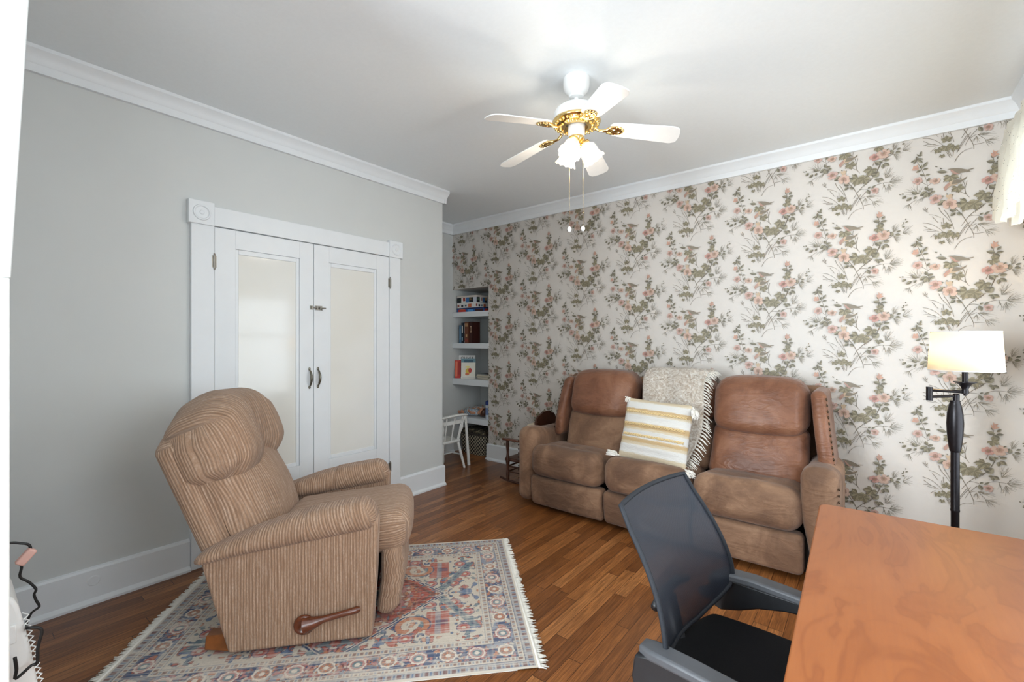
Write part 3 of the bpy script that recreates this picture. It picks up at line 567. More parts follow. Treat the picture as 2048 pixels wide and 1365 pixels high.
for sg, xo, nm in ((1, -2.265, 'l'), (-1, -.125, 'r')):
    xc = xo+sg*.085
    def wa(x, y, z, sg=sg, xo=xo):
        d = (x-xo)*sg                                   # 0 at the outside
        k = max(0, min(1, (z-.05)/.40)); k = k*k*(3-2*k)
        d = d*(.76+.30*k)                               # slimmer below, rolling inwards on top
        if z > .45: z += .03*math.exp(-((y-3.0)/.12)**2)-.02*max(0, y-3.1)
        if y < 2.97: y -= .015*max(0, z-.1)
        fold = .004*math.sin(y*75)*max(0, z-.5)*(1 if y < 3.2 else .2)*4
        return (xo+sg*(d+fold*.3), y, z+fold)
    zt = .605 if sg > 0 else .615
    so(MB().rbox((xc, 3.24, (zt+.04)/2), (.085, .335, (zt-.04)/2), .07, (6, 16, 14), 5, wa), 'arm', 'suede', smooth=180)
    # nailheads down the front outer edge of the arm
    b = MB()
    for i in range(15):
        z = .07+i*.034; b.ball((xo+sg*.004, 2.935+.02*(z < .2)-.008*z, z), .0075, 8, (.6, 1, 1))
    for i in range(5): b.ball((xo+sg*.02, 2.96+i*.03, zt-.075), .0075, 8, (.8, 1, 1))
    so(b, 'arm_nailhead_trim', 'nail', smooth=180)
    # wing beside the back
    wx = (-2.035 if sg > 0 else -.232)
    def ww(x, y, z, sg=sg):
        v = (z-.55)/.48
        return (x-sg*.035*(1-v)+sg*.02*v, y+.20*(z-.6)-.03*math.sin(PI*max(0, min(1, v))), z)
    so(MB().rbox((wx, 3.42, .78), (.042, .20, .245), .04, (4, 8, 10), 4, ww), 'wing', 'leather', smooth=180)
    b = MB()
    for i in range(12):
        z = .60+i*.034; p = ww(wx-sg*.036, 3.245, z); b.ball(p, .011, 10, (.7, .9, 1))
    so(b, 'wing_nailhead_trim', 'nail', smooth=180)

# ---- throw blanket over the middle back
tb = thing('throw_blanket', 'fluffy cream throw blanket hanging over the middle back of the sofa', 'blanket', (-1.13, 3.4, 0))
prof = [(3.66, .80), (3.64, 1.0), (3.60, 1.10), (3.52, 1.125), (3.44, 1.115), (3.375, 1.06), (3.325, .97), (3.285, .86), (3.25, .74), (3.20, .64), (3.13, .55), (3.09, .5)]
q = []
for i in range(len(prof)-1):
    for j in range(5): t = j/5; q.append((prof[i][0]*(1-t)+prof[i+1][0]*t, prof[i][1]*(1-t)+prof[i+1][1]*t))
q.append(prof[-1]); nx = 26; vs = []; fs = []
def throw_x(u, i): return (-1.355+.02*math.sin(i*.2))+(u)*(.455-.05*max(0, (i-25)/30))
for i, (y, z) in enumerate(q):
    for j in range(nx+1):
        u = j/nx; w = mnoise.noise(Vector((u*4, i*.16, 1)))*.012
        vs.append((throw_x(u, i)+1.13, y-3.4-.012+w-.006*math.sin(u*11), z+w*.6-.012*(abs(u-.5)*2)**4))
for i in range(len(q)-1):
    for j in range(nx): a = i*(nx+1)+j; fs.append((a, a+1, a+nx+2, a+nx+1))
MB().add(vs, fs).build('blanket_cloth', 'throw', tb, smooth=180, solid=.014, sub=1)
b = MB()
for i in range(14, len(q)-1):
    p = vs[i*(nx+1)+nx]
    for s in (0, 1):
        ln = rnd.uniform(.035, .06); dz = -rnd.uniform(.025, .055); dy = rnd.uniform(-.012, .004)
        b.tube([(p[0]-.004, p[1]-.004, p[2]-s*.006), (p[0]+ln*.5, p[1]-.006+dy, p[2]+dz*.3-s*.006), (p[0]+ln, p[1]-.004+dy, p[2]+dz-s*.006)], [.0035, .0035, .0022], 6)
b.build('yarn_fringe', 'fringe', tb, smooth=180)

# ---- striped pillow leaning on it
PM = Matrix.Translation((-1.165, 3.055, .70)) @ rotm('Y', 2.5) @ rotm('X', -17)
pil = thing('throw_pillow', 'square cream pillow with mustard braided stripes and corner tassels, leaning on the throw blanket', 'pillow')
pil.matrix_world = PM
def wp(x, y, z):
    u, v = x/.235, z/.215
    e = max(0, (1-u*u))*max(0, (1-v*v)); th = .012+.10*e**.45
    return (x*(1-.05*(1-abs(v))*abs(u)*.6), y/.05*th*.62+.004*math.sin(z*2*PI/.055)*(e**.3)*(1 if y < 0 else -1), z*(1-.05*(1-abs(u))*abs(v)*.6))
MB().rbox((0, 0, 0), (.235, .05, .215), .03, (26, 2, 40), 3, wp).build('pillow_cover', 'pillow', pil, smooth=180)
for zz in (-.045, .03, .12):
    b = MB()
    for ph in (0, 1):
        pts = []
        for i in range(120):
            x = -.215+.43*i/119; t = x*2*PI/.034+ph*PI; s0 = wp(x, -.05, zz+.006*math.sin(t)); pts.append((s0[0], s0[1]-.004-.003*math.cos(t), s0[2]))
        b.tube(pts, .0042, 6)
    b.build('braid', 'mustard', pil, smooth=180)
for sx, sz, dx, dz in ((-1, -1, -.045, .004), (1, -1, .05, -.02), (1, 1, .03, -.05), (-1, 1, .0, -.02)):
    b = MB(); o = Vector((sx*.225, -.002, sz*.205)); d = Vector((dx, -.035, dz))
    if (sx, sz) == (-1, 1): d *= .3
    b.tube([o, o+d*.4], [.007, .006], 8)
    for i in range(46):
        r = Vector((rnd.uniform(-1, 1), rnd.uniform(-1, 1), rnd.uniform(-1, 1)))*.02
        e = o+d*1.35+r; e.y = min(e.y, .01)
        b.tube([o+d*.35, o+d*.8+r*.8, e], [.004, .0048, .003], 5)
    b.ball(o+d*.4, .010, 10); b.build('tassel', 'boucle', pil, smooth=180)

# ------------------------------------------------------------------ chenille recliner
RO = Vector((-2.085, .730, 0)); rec = thing('recliner', 'tan ribbed chenille recliner with wooden side lever standing on the patterned rug', 'armchair', RO, math.radians(49.5))
Wd = .80
def side_poly(k=0): return [(.0, .03), (.575, .028), (.592, .30), (.600, .545), (.30, .50), (-.108, .43), (-.06, .25)]
for y0, y1 in ((.0, .12), (Wd-.12, Wd)):
    MB().prism(side_poly(), 1, y0, y1).build('side_panel', 'chen_x', rec, bevel=.014, seg=3, smooth=60)
    # padded arm: rolled top running from the back down-slope to a rounded front
    yc = (y0+y1)/2
    def wr(x, y, z, yc=yc):
        t = (x+.13)/.72; zz = .420+.145*min(1, max(0, t))**.85+.012*math.sin(PI*max(0, min(1, t)))
        v = z/.060; sc = (.72+.3*min(1, max(0, t*1.6)))
        if v < -.2: y = yc+(y-yc)*(1.0)
        return (x-(.02*v if t > .6 else 0), yc+(y-yc)*(1.02+.03*math.sin(3*t)), zz+z*sc*(.55+.45*min(1, max(0, t*2.2))))
    MB().rbox((.228, yc, 0), (.362, .088, .060), .058, (26, 4, 3), 6, wr, rib=(0, 2)).build('arm_pad', 'chen_ax', rec, smooth=180)
MB().box(.02, .12, .05, .56, Wd-.12, .30).build('inner_frame', 'dark', rec)
MB().rbox((.03, Wd/2, .20), (.03, Wd/2-.1, .16), .02, (3, 6, 6)).build('rear_panel', 'chen_y', rec, smooth=180)
# seat and leg rest
def wseat(x, y, z):
    u = (y-Wd/2)/.27; t = (x-.1)/.6
    if z > .4: z += .022*(1-u*u)-.05*(1-t)
    if x > .6: x += .02*(1-u*u)
    return (x, y, z)
MB().rbox((.41, Wd/2, .41), (.315, .272, .10), .085, (10, 10, 4), 6, wseat, rib=(1, 2)).build('seat_cushion', 'chen_ay', rec, smooth=180)
def wleg(x, y, z):
    u = (y-Wd/2)/.27; v = (z-.2)/.2
    if x > .62: x += .025*(1-u*u*.8)*(1-v*v*.6)+.004*math.sin(z*95)*(abs(u) > .8)
    return (x-.03*max(0, -v), y, z)
MB().rbox((.645, Wd/2, .20), (.048, .275, .165), .045, (3, 12, 12), 5, wleg, rib=(1, 0)).build('leg_rest', 'chen_ay', rec, smooth=180)
# back
ax = Vector((-.383, 0, .923)); nn = Vector((.923, 0, .383)); bo = Vector((-.145, 0, .45))
def bk(t, y, s): p = bo+ax*s+nn*t; return (p.x, y, p.z)
def arch(y, s, k=.10): u = (y-Wd/2)/.35; return s-k*u*u*max(0, (s-.25)/.35)
def wsh(x, y, z):
    u = (y-Wd/2)/.34; return bk(x, Wd/2+(y-Wd/2)*(1-.06*max(0, -z/.2)), arch(y, z, .13))
MB().rbox((.05, Wd/2, .18), (.052, .345, .37), .045, (3, 14, 14), 5, wsh, rib=(1, 0)).build('back_shell', 'chen_ay', rec, smooth=180)
def wlum(x, y, s):
    u = (y-Wd/2)/.31; v = (s-.06)/.24
    if x > .15:
        x += .075*(1-u*u)*(1-.6*v*v)
        x -= .03*math.exp(-((u)/.10)**2)*max(0, .6-v)*.6
        x += .006*math.sin(y*60+s*20)*abs(u)**3
    return bk(x-.02*(u*u), y, s)
MB().rbox((.13, Wd/2, .04), (.10, .315, .26), .075, (18, 4, 14), 6, lambda x, y, z: wlum(x, y, z), rib=(1, 0)).build('lumbar_cushion', 'chen_ay', rec, smooth=180)
def whd(x, y, s):
    u = (y-Wd/2)/.345; v = (s-.42)/.20; gro = math.exp(-((y-Wd/2)/.014)**2)
    if x > .12:
        x += .075*(1-.7*u*u)*(1-.55*v*v)-.05*gro*(1-.3*v)
        x += .012*math.exp(-((abs(u)-.5)/.25)**2)
        x += .004*math.sin(y*90)*max(0, -v)
    s2 = arch(y, s, .16)
    if v < 0: s2 += .05*v*math.exp(-((abs(u)-.48)/.25)**2)*.9+.02*gro
    return bk(x+.015, y, s2)
MB().rbox((.12, Wd/2, .415), (.13, .352, .205), .115, (24, 4, 14), 7, whd, rib=(1, 0)).build('headrest_cushion', 'chen_ay', rec, smooth=180)
b = MB()
for i in range(34):
    s = .245+i*.29/34; p = whd(.25, Wd/2, s); b.ball((p[0]-.004, p[1]+.006*(-1)**i, p[2]), .0055, 6, (1, 1.6, 1))
b.build('center_seam', 'chen_y', rec, smooth=180)
# lever, rocker base
b = MB(); b.lathe([(0, 0), (.030, .002), (.041, .008), (.043, .016), (.036, .024), (.026, .024), (.022, .018), (0, .017)], (.300, -.004, .128), 28, rotm('X', 90))
b.tube([(.305, -.022, .130), (.34, -.026, .137), (.38, -.026, .148), (.45, -.026, .160), (.515, -.026, .172), (.528, -.026, .175)], [.036, .024, .014, .0125, .0145, .009], 14, flat=1.0)
b.build('lever_handle', 'leverwood', rec, smooth=60)
for y in (.065, Wd-.065):
    MB().prism([(-.105, .036), (-.098, .094), (.5, .078), (.5, .024), (.35, .011), (.1, .011), (-.02, .02)], 1, y-.03, y+.03).build('rocker_rail', 'basewood', rec, bevel=.006)

# ------------------------------------------------------------------ rug
RL, RW = 1.71, 1.20
rug = thing('area_rug', 'fringed blue, red and cream Persian-style rug under the recliner', 'rug', (-2.073, 1.289, 0), math.atan2(.728, .685))
def vnoise(x, y, seed, sx, sy):
    r = np.random.RandomState(seed); g = r.rand(128, 128); X = x*sx; Y = y*sy; xi = np.floor(X).astype(int); yi = np.floor(Y).astype(int); fx = X-xi; fy = Y-yi
    fx = fx*fx*(3-2*fx); fy = fy*fy*(3-2*fy); G = lambda a, b2: g[a % 128, b2 % 128]
    return (G(xi, yi)*(1-fx)+G(xi+1, yi)*fx)*(1-fy)+(G(xi, yi+1)*(1-fx)+G(xi+1, yi+1)*fx)*fy
def rug_colours(u, v):
    """u along the length, v across, metres from the centre"""
    P = {k: np.array(rgb(*c)[:3]) for k, c in dict(cream=(203, 192, 176), pale=(216, 206, 192), blue=(84, 112, 148), navy=(52, 72, 108), teal=(104, 126, 134), red=(176, 88, 76), rust=(190, 124, 92), pink=(178, 120, 118), mar=(112, 62, 60), grey=(150, 152, 158)).items()}
    au, av = np.abs(u), np.abs(v); hl, hw = RL/2, RW/2; du, dv = hl-au, hw-av; d = np.minimum(du, dv); isend = du < dv
    s = np.where(isend, v, u); col = np.zeros(u.shape+(3,)); col[:] = P['cream']
    def put(m, c, a=1.0):
        m = np.asarray(m, float)[..., None]*a; col[:] = col*(1-m)+P[c]*m
    def orn(seed, sc, thr, c, c2, mask, au=au, av=av):
        n = vnoise(au+3, av+3, seed, sc, sc)*.65+vnoise(au+5, av+1, seed+50, sc*2.1, sc*2.1)*.35
        put(mask & (n > thr), c, .9); put(mask & (np.abs(n-thr) < .022), c2, .85)
    field = d > .205
    # field ornaments (mirror symmetric)
    orn(1, 24, .69, 'red', 'mar', field); orn(2, 30, .68, 'blue', 'navy', field); orn(3, 34, .71, 'rust', 'mar', field); orn(4, 38, .71, 'teal', 'navy', field)
    # corner blocks, red with a yellow arch
    fu, fv = .44, .245
    put(field & (np.abs(au-fu) < .055) & (np.abs(av-fv) < .085), 'red', .9); put(field & (np.abs(au-fu) < .014) & (np.abs(av-fv) < .085), 'grey', .8); put(field & (np.abs(au-fu-.02) < .03) & (np.abs(av-fv) < .02), 'navy', .6)
    ar = np.hypot((au-fu+.115)/1.2, av-fv-.01); low = (av < fv+.045); put(field & low & (ar < .066) & (ar > .044), 'rust', .95); put(field & low & (ar < .073) & (ar > .066), 'navy', .9)
    for cu, cv in ((.52, .09), (.56, .30), (.30, .345), (.40, .10), (.585, .18)):
        r = np.hypot(au-cu, (av-cv)*1.1); put(field & (r < .030), 'pink'); put(field & (r < .020), 'red'); put(field & (r < .010), 'cream'); put(field & (r < .034) & (r > .030), 'navy')
    # chevron bars running from the medallion tip to the border
    ch = au-.36-av*.62; put(field & (np.abs(ch-.075) < .022) & (av < .30) & (au > .37), 'teal', .85); put(field & (np.abs(ch-.075) < .006) & (np.sin(av*210) > 0) & (av < .30), 'navy', .9)
    # medallion
    md = au/.46+av/.43; zig = .02*np.sign(np.sin((au-av)*60)); med = md+zig < 1.0
    put(field & (md+zig < 1.06), 'cream'); put(field & (np.abs(md+zig-1.03) < .014), 'navy'); put(med & field, 'red')
    orn(7, 24, .56, 'pink', 'mar', med & field); orn(8, 30, .62, 'teal', 'mar', med & field); orn(9, 28, .64, 'cream', 'navy', med & field); orn(10, 40, .66, 'rust', 'mar', med & field)
    put(field & med & (np.abs(md-.90) < .03) & (au > .25), 'mar', .75)
    inn = au/.24+av/.13; put(inn < 1.12, 'cream'); put(inn < 1.0, 'teal'); put(inn < .72, 'navy'); put(inn < .5, 'rust'); put(inn < .3, 'cream')
    # borders from the outside in
    b0 = d <= .205; put(b0, 'cream')
    put(d < .05, 'grey', .75); dash = np.mod(s, .036); put((d > .016) & (d < .036) & (dash < .016), 'mar', .8); put((d > .016) & (d < .036) & (dash > .022) & (dash < .028), 'blue', .8)
    put((d > .046) & (d < .05), 'navy', .8)
    dots = np.mod(s, .03); put((d > .056) & (d < .070) & (dots < .012), 'mar', .75); put((d > .056) & (d < .070) & (dots > .017) & (dots < .025), 'blue', .6)
    put((d > .073) & (d < .076), 'navy', .8)
    mb = (d > .078) & (d < .165); put(mb, 'blue', .7); n = vnoise(u+9, v+9, 21, 16, 16); put(mb & (n > .42), 'navy', .85); put(mb & (n < .24), 'cream', .75)
    orn(23, 52, .64, 'cream', 'navy', mb); orn(24, 58, .68, 'rust', 'mar', mb); orn(25, 60, .70, 'pink', 'mar', mb)
    per = .122; ci = np.round(s/per); ls = s-ci*per; cap = np.where(isend, hw, hl)-.15; r = np.hypot(ls, (d-.121)*1.05)+np.where(np.abs(ci*per) > cap, 9, 0); rc_ = np.hypot(du-.121, dv-.121); r = np.minimum(r, rc_); wob = .0022*np.sin(np.arctan2(d-.121, ls)*9); odd = np.mod(ci, 2) > .5
    put(mb & (r+wob < .036), 'pale'); put(mb & (r < .028) & ~odd, 'mar', .75); put(mb & (r < .029) & odd, 'pink', .9); put(mb & (r < .021) & odd, 'teal'); put(mb & (r < .024) & ~odd & (np.sin(np.arctan2(d-.121, ls)*8) > 0), 'rust'); put(mb & (r < .011), 'pale')
    put(mb & odd & (r+wob > .036) & (r+wob < .040), 'red', .7)
    put((d > .165) & (d < .169), 'navy', .8)
    dots = np.mod(s+.01, .033); put((d > .176) & (d < .192) & (dots < .014), 'mar', .7); put((d > .176) & (d < .192) & (dots > .019) & (dots < .028), 'blue', .6); put((d > .199) & (d < .204), 'grey', .9)
    # wear: thin streaks of bare ivory along the weave
    st = vnoise(u+11, v+11, 31, 7, 240); st2 = vnoise(u+13, v+2, 32, 90, 9); big = vnoise(u+2, v+4, 33, 4, 4)
    a = np.clip((st-.48)*2.2, 0, 1)*np.clip(big*1.2+.25-u*.35, .25, 1)*.72+np.clip((st2-.55)*1.6, 0, 1)*.34+.06
    col = col*(1-a[..., None])+P['pale']*a[..., None]
    col *= (1+.16*(np.random.RandomState(5).rand(*u.shape)-.5))[..., None]
    put(d < .011, 'pale'); return np.clip(col, 0, 1)
nu, nv = int(RL/.0034), int(RW/.0034)
U, V = np.meshgrid(np.linspace(-RL/2, RL/2, nu+1), np.linspace(-RW/2, RW/2, nv+1), indexing='ij')
cosr, sinr = math.cos(rug.rotation_euler.z), math.sin(rug.rotation_euler.z)
def settle(x, y, z):
    """press the far corner against the skirting instead of through it"""
    wx = rug.location.x+x*cosr-y*sinr; over = np.maximum(0, (XL+.05)-wx); k = np.minimum(over, .1)
    return x+over*cosr, y-over*sinr, z+k*.35
Z = .007+.0012*(vnoise(U+4, V+4, 77, 9, 9)-.5)+.012*np.clip((np.abs(V)-RW/2+.03)/.03, 0, 1)*np.clip(vnoise(U+4, V*0+4, 78, 5, 5)-.62, 0, 1)*(V > 0)
X_, Y_, Z_ = settle(U, V, Z); idx = np.arange((nu+1)*(nv+1)).reshape(nu+1, nv+1)
me = bpy.data.meshes.new('rug_pile'); nf = nu*nv
me.vertices.add((nu+1)*(nv+1)); me.vertices.foreach_set('co', np.stack([X_, Y_, Z_], -1).astype(np.float32).ravel())
quads = np.stack([idx[:-1, :-1], idx[1:, :-1], idx[1:, 1:], idx[:-1, 1:]], -1).reshape(-1)
me.loops.add(nf*4); me.loops.foreach_set('vertex_index', quads.astype(np.int32)); me.polygons.add(nf); me.polygons.foreach_set('loop_start', np.arange(0, nf*4, 4, dtype=np.int32))
me.update(calc_edges=True); cc = rug_colours(U, V); at = me.color_attributes.new('Col', 'FLOAT_COLOR', 'POINT')
at.data.foreach_set('color', np.concatenate([cc, np.ones(cc.shape[:2]+(1,))], -1).astype(np.float32).ravel()); me.materials.append(M['rug'])
o = bpy.data.objects.new('rug_pile', me); C.objects.link(o); o.parent = rug
me.polygons.foreach_set('use_smooth', [True]*nf)
b = MB(); b.box(-RL/2+.002, -RW/2+.002, .0015, RL/2-.09, RW/2-.002, .0045); b.build('rug_backing', 'fringe', rug, smooth=0)
for sg in (-1, 1):
    b = MB(); y = -RW/2
    while y < RW/2:
        ln = rnd.uniform(.030, .048); dy = rnd.uniform(-.012, .012); x0 = sg*(RL/2-.004); p = []
        for t in (0, .5, 1): p.append(settle(x0+sg*ln*t, y+dy*t*t, .0075-.003*t))
        b.tube([tuple(float(c) for c in q2) for q2 in p], [.0032, .003, .002], 5); y += .0058
    p = [tuple(float(c) for c in settle(sg*(RL/2+.002), -RW/2+RW*i/30, .007)) for i in range(31)]; b.tube(p, .0055, 8)
    b.build('fringe', 'fringe', rug, smooth=180)
# ------------------------------------------------------------------ desk
dk = thing('desk', 'cherry-veneer desk with a rounded corner in the right foreground', 'desk', (-.145, 1.985, 0), math.radians(1.4))
def corner(x, y, r, a0): return [(x+r*math.cos(math.radians(a0+i*15)), y+r*math.sin(math.radians(a0+i*15))) for i in range(7)]
DW, DL = .74, 1.50
MB().prism(corner(.035, -.035, .035, 90)[::1]+corner(.035, -DL+.035, .035, 180)+corner(DW-.035, -DL+.035, .035, 270)+corner(DW-.035, -.035, .035, 0), 2, .708, .74).build('desk_top', 'desk', dk, bevel=.004, seg=3)
b = MB().box(.07, -.09, .61, DW-.05, -.07, .708).box(.07, -DL+.07, .61, DW-.05, -DL+.09, .708).box(DW-.07, -DL+.09, .45, DW-.05, -.09, .708); b.build('apron', 'desk', dk, bevel=.002)
for x in (.06, DW-.10):
    for y in (-.12, -DL+.06): MB().prism([(x, y), (x+.05, y), (x+.05, y+.05), (x, y+.05)], 2, 0, .708).build('leg', 'desk', dk, bevel=.003)

# ------------------------------------------------------------------ office chair, low mesh task chair turned to the desk
oc = thing('office_chair', 'black mesh-back swivel chair pulled up to the cherry desk', 'chair', (-.235, 1.42, 0), math.radians(-5))
def wseat2(x, y, z): u, v = x/.235, y/.235; x, y = x*math.sqrt(1-.30*v*v), y*math.sqrt(1-.30*u*u); return (x*1.08, y*1.06, z+.012*((x/.24)**2-.4)*(1 if z > .37 else .3))
MB().rbox((0, 0, .365), (.235, .235, .036), .034, (10, 10, 2), 5, wseat2).build('seat', 'seatfab', oc, smooth=180)
MB().rbox((0, 0, .325), (.2, .2, .014), .012, (4, 4, 2)).build('seat_pan', 'black', oc, smooth=180)
# back: profile in (x,z), shield outline in (y,z)
BH0, BH1 = .425, .850
def bx_(y, z):
    t = (z-BH0)/(BH1-BH0); e = y/.25
    return -.225+.035*math.sin(PI*min(1, t*1.15))*.6-.115*t*t+.055*e*e*(1-.45*t)
def bw_(z):
    t = (z-BH0)/(BH1-BH0)
    return .262-.040*max(0, t-.3)/.7-.17*max(0, .22-t)/.22*max(0, .22-t)/.22
rows = 26; cols = 24; vs = []; fs = []
for i in range(rows+1):
    z = BH0+(BH1-BH0)*i/rows; w = bw_(z)
    for j in range(cols+1):
        y = w*(-1+2*j/cols); zz = z+.004*(1-(y/w)**2)*(i/rows)**6; vs.append((bx_(y, z), y, zz))
for i in range(rows):
    for j in range(cols): a = i*(cols+1)+j; fs.append((a, a+1, a+cols+2, a+cols+1))
MB().add(vs, fs).build('mesh_backrest', 'mesh', oc, smooth=180)
loop = [vs[i*(cols+1)] for i in range(rows+1)]+[vs[rows*(cols+1)+j] for j in range(1, cols+1)]+[vs[i*(cols+1)+cols] for i in range(rows-1, -1, -1)]+[vs[j] for j in range(cols-1, 0, -1)]
loop += [loop[0], loop[1]]
MB().tube(loop, .0075, 10, cap=False).build('backrest_frame', 'meshedge', oc, smooth=180)
# lumbar carrier behind the mesh
MB().tube([(-.262, -.12, .53), (-.268, -.05, .545), (-.268, .05, .545), (-.262, .12, .53)], [.012, .016, .016, .012], 10).build('lumbar_bar', 'black', oc, smooth=180)
MB().tube([(-.01, 0, .31), (-.16, 0, .31), (-.245, 0, .37), (-.275, 0, .52)], [.024, .024, .022, .018], 10, flat=1.6).build('back_bracket', 'black', oc, smooth=180)
for s in (-1, 1):
    b = MB(); y = s*.268
    pts = [(-.235, y*.93, .495), (-.19, y*1.02, .512), (-.10, y*1.04, .516), (.02, y*1.04, .512), (.14, y*1.02, .505), (.19, y*1.0, .497)]
    vs = []; fs = []
    for i, p in enumerate(pts):
        w = [.022, .03, .03, .029, .027, .018][i]; h = [.012, .014, .014, .013, .012, .008][i]
        vs += [(p[0], p[1]-w, p[2]-h), (p[0], p[1]+w, p[2]-h), (p[0], p[1]+w, p[2]+h), (p[0], p[1]-w, p[2]+h)]
    for i in range(len(pts)-1):
        for j in range(4): fs.append((i*4+j, i*4+(j+1) % 4, i*4+4+(j+1) % 4, i*4+4+j))
    fs += [(3, 2, 1, 0), tuple(range(len(vs)-4, len(vs)))]
    b.add(vs, fs); b.build('armrest', 'dgrey', oc, smooth=50, bevel=.008, seg=3)
    b = MB(); y2 = y*1.03; b.prism([(.19, .493), (.05, .502), (-.20, .500), (-.235, .49), (-.245, .43), (-.235, .395), (-.20, .385), (-.14, .405), (-.08, .435), (.0, .458), (.10, .472), (.19, .482)], 1, y2-.017, y2+.017)
    b.tube([(-.22, y*1.0, .44), (-.235, y*.9, .44), (-.24, y*.75, .46)], [.03, .028, .02], 10, flat=.8)
    b.build('armrest_bracket', 'black', oc, bevel=.006, smooth=40)
MB().tube([(0, 0, .07), (0, 0, .2)], .025, 16).tube([(0, 0, .2), (0, 0, .315)], .014, 14).build('gas_column', 'black', oc, smooth=40)
for i in range(5):
    a = 2*PI*i/5+.3; c, s = math.cos(a), math.sin(a)
    leg = MB().tube([(0, 0, .105), (c*.14, s*.14, .098), (c*.27, s*.27, .075)], [.022, .018, .013], 10).build('base_leg', 'black', oc, smooth=180)
    b = MB()
    for q in (-.011, .011): b.tube([(c*.27-s*(q-.007), s*.27+c*(q-.007), .026), (c*.27-s*(q+.007), s*.27+c*(q+.007), .026)], .025, 14)
    b.tube([(c*.27, s*.27, .03), (c*.27, s*.27, .08)], .006, 8); b.build('caster', 'black', leg, smooth=40)

# ------------------------------------------------------------------ swing-arm floor lamp
fl = thing('floor_lamp', 'dark bronze swing-arm floor lamp with a white drum shade, lit beside the sofa', 'lamp', (.337, 3.2, 0))
MB().lathe([(0, 0), (.14, 0), (.14, .012), (.12, .022), (.04, .032), (.022, .05), (.016, .07)]).build('base', 'iron', fl, smooth=40)
MB().lathe([(.0165, .06), (.0165, .46), (.0185, .465), (.0185, .47), (.0175, .475), (.0175, .765), (.0205, .768), (.022, .775), (.026, .80), (.0315, .86), (.0335, .91), (.031, .96), (.024, 1.005), (.0195, 1.018), (.021, 1.022), (.0195, 1.027), (.0, 1.027)], n=32).build('pole', 'iron', fl, smooth=40)
MB().lathe([(.013, 1.025), (.0135, 1.058), (.010, 1.062), (0, 1.062)], (.004, 0, 0), 20).build('pivot_post', 'iron', fl, smooth=40)
b = MB().tube([(-.098, -.02, 1.022), (-.098, -.02, 1.092)], .0135, 16)
b.tube([(.004, 0, 1.050), (-.05, -.011, 1.045), (-.098, -.02, 1.040)], .0075, 10).tube([(-.098, -.02, 1.076), (-.03, -.01, 1.074), (.036, 0, 1.072)], .0078, 10); b.build('swing_arm', 'iron', fl, smooth=40)
MB().lathe([(0, 1.052), (.006, 1.054), (.007, 1.062), (.014, 1.064), (.015, 1.078), (.0125, 1.085), (.016, 1.097), (.026, 1.112), (.044, 1.122), (.044, 1.125), (.012, 1.124), (.0125, 1.20), (0, 1.20)], (.036, 0, 0), 28).build('candle_cup', 'iron', fl, smooth=40)
sh = MB().lathe([(.139, 1.182), (.1285, 1.376)], (.036, 0, 0), 64, close=False).build('lamp_shade', 'shade', fl, smooth=180, solid=.002, recalc=False)
for r, z in ((.139, 1.182),): MB().tube([(.036+r*math.cos(a*PI/24), r*math.sin(a*PI/24), z) for a in range(49)], .0022, 6, cap=False).build('shade_ring', 'white', sh, smooth=180)
b = MB().tube([(.036+.1285*math.cos(a*PI/24), .1285*math.sin(a*PI/24), 1.376) for a in range(49)], .0022, 6, cap=False)
for a in range(3):
    A = a*2*PI/3; b.tube([(.036+.014*math.cos(A), .014*math.sin(A), 1.345), (.036+.128*math.cos(A), .1285*math.sin(A), 1.376)], .0015, 6)
b.build('shade_spider', 'white', sh, smooth=180)
MB().ball((.036, 0, 1.275), .03, 16, (1, 1, 1.25)).build('light_bulb', 'bulb', fl, smooth=180)

# ------------------------------------------------------------------ ceiling fan
FX, FY = -1.21, 2.066; FZ = .035
fan = thing('ceiling_fan', 'white five-blade ceiling fan with brass irons and three lit bell shades', 'ceiling fan', (FX, FY, FZ)); H_ = H; H = H-FZ
MB().lathe([(.067, H), (.068, H-.02), (.068, H-.042), (.063, H-.062), (.051, H-.079), (.038, H-.089), (.036, H-.100), (.026, H-.104), (0, H-.104)], n=40).build('canopy', 'white', fan, smooth=40); H = H_
MB().lathe([(.012, 2.615), (.012, 2.555), (.02, 2.55), (.022, 2.53), (0, 2.53)], n=20).build('downrod', 'white', fan, smooth=40)
MB().lathe([(.0, 2.534), (.045, 2.532), (.085, 2.524), (.108, 2.508), (.117, 2.492), (.117, 2.462), (.108, 2.452), (.0, 2.452)], n=48).build('motor_housing', 'white', fan, smooth=40)
b = MB().lathe([(.109, 2.456), (.123, 2.452), (.127, 2.444), (.123, 2.436), (.112, 2.430), (.100, 2.424), (.085, 2.419), (.06, 2.417), (.06, 2.44)], n=60, close=False)
for i in range(30): a = 2*PI*i/30; b.ball((.112*math.cos(a), .112*math.sin(a), 2.428), .0085, 8, (1, 1, .8))
for i in range(18): a = 2*PI*i/18; b.ball((.084*math.cos(a), .084*math.sin(a), 2.418), .009, 8, (1, 1, .7))
b.build('ornate_ring', 'brass', fan, smooth=60)
MB().lathe([(.044, 2.43), (.044, 2.375), (.040, 2.366), (0, 2.366)], n=36).build('switch_housing', 'white', fan, smooth=40)
fit = MB().lathe([(.038, 2.368), (.040, 2.358), (.030, 2.345), (.018, 2.335), (.01, 2.322), (0, 2.32)], n=28).build('light_fitter', 'brass', fan, smooth=60)
HZ = 2.438
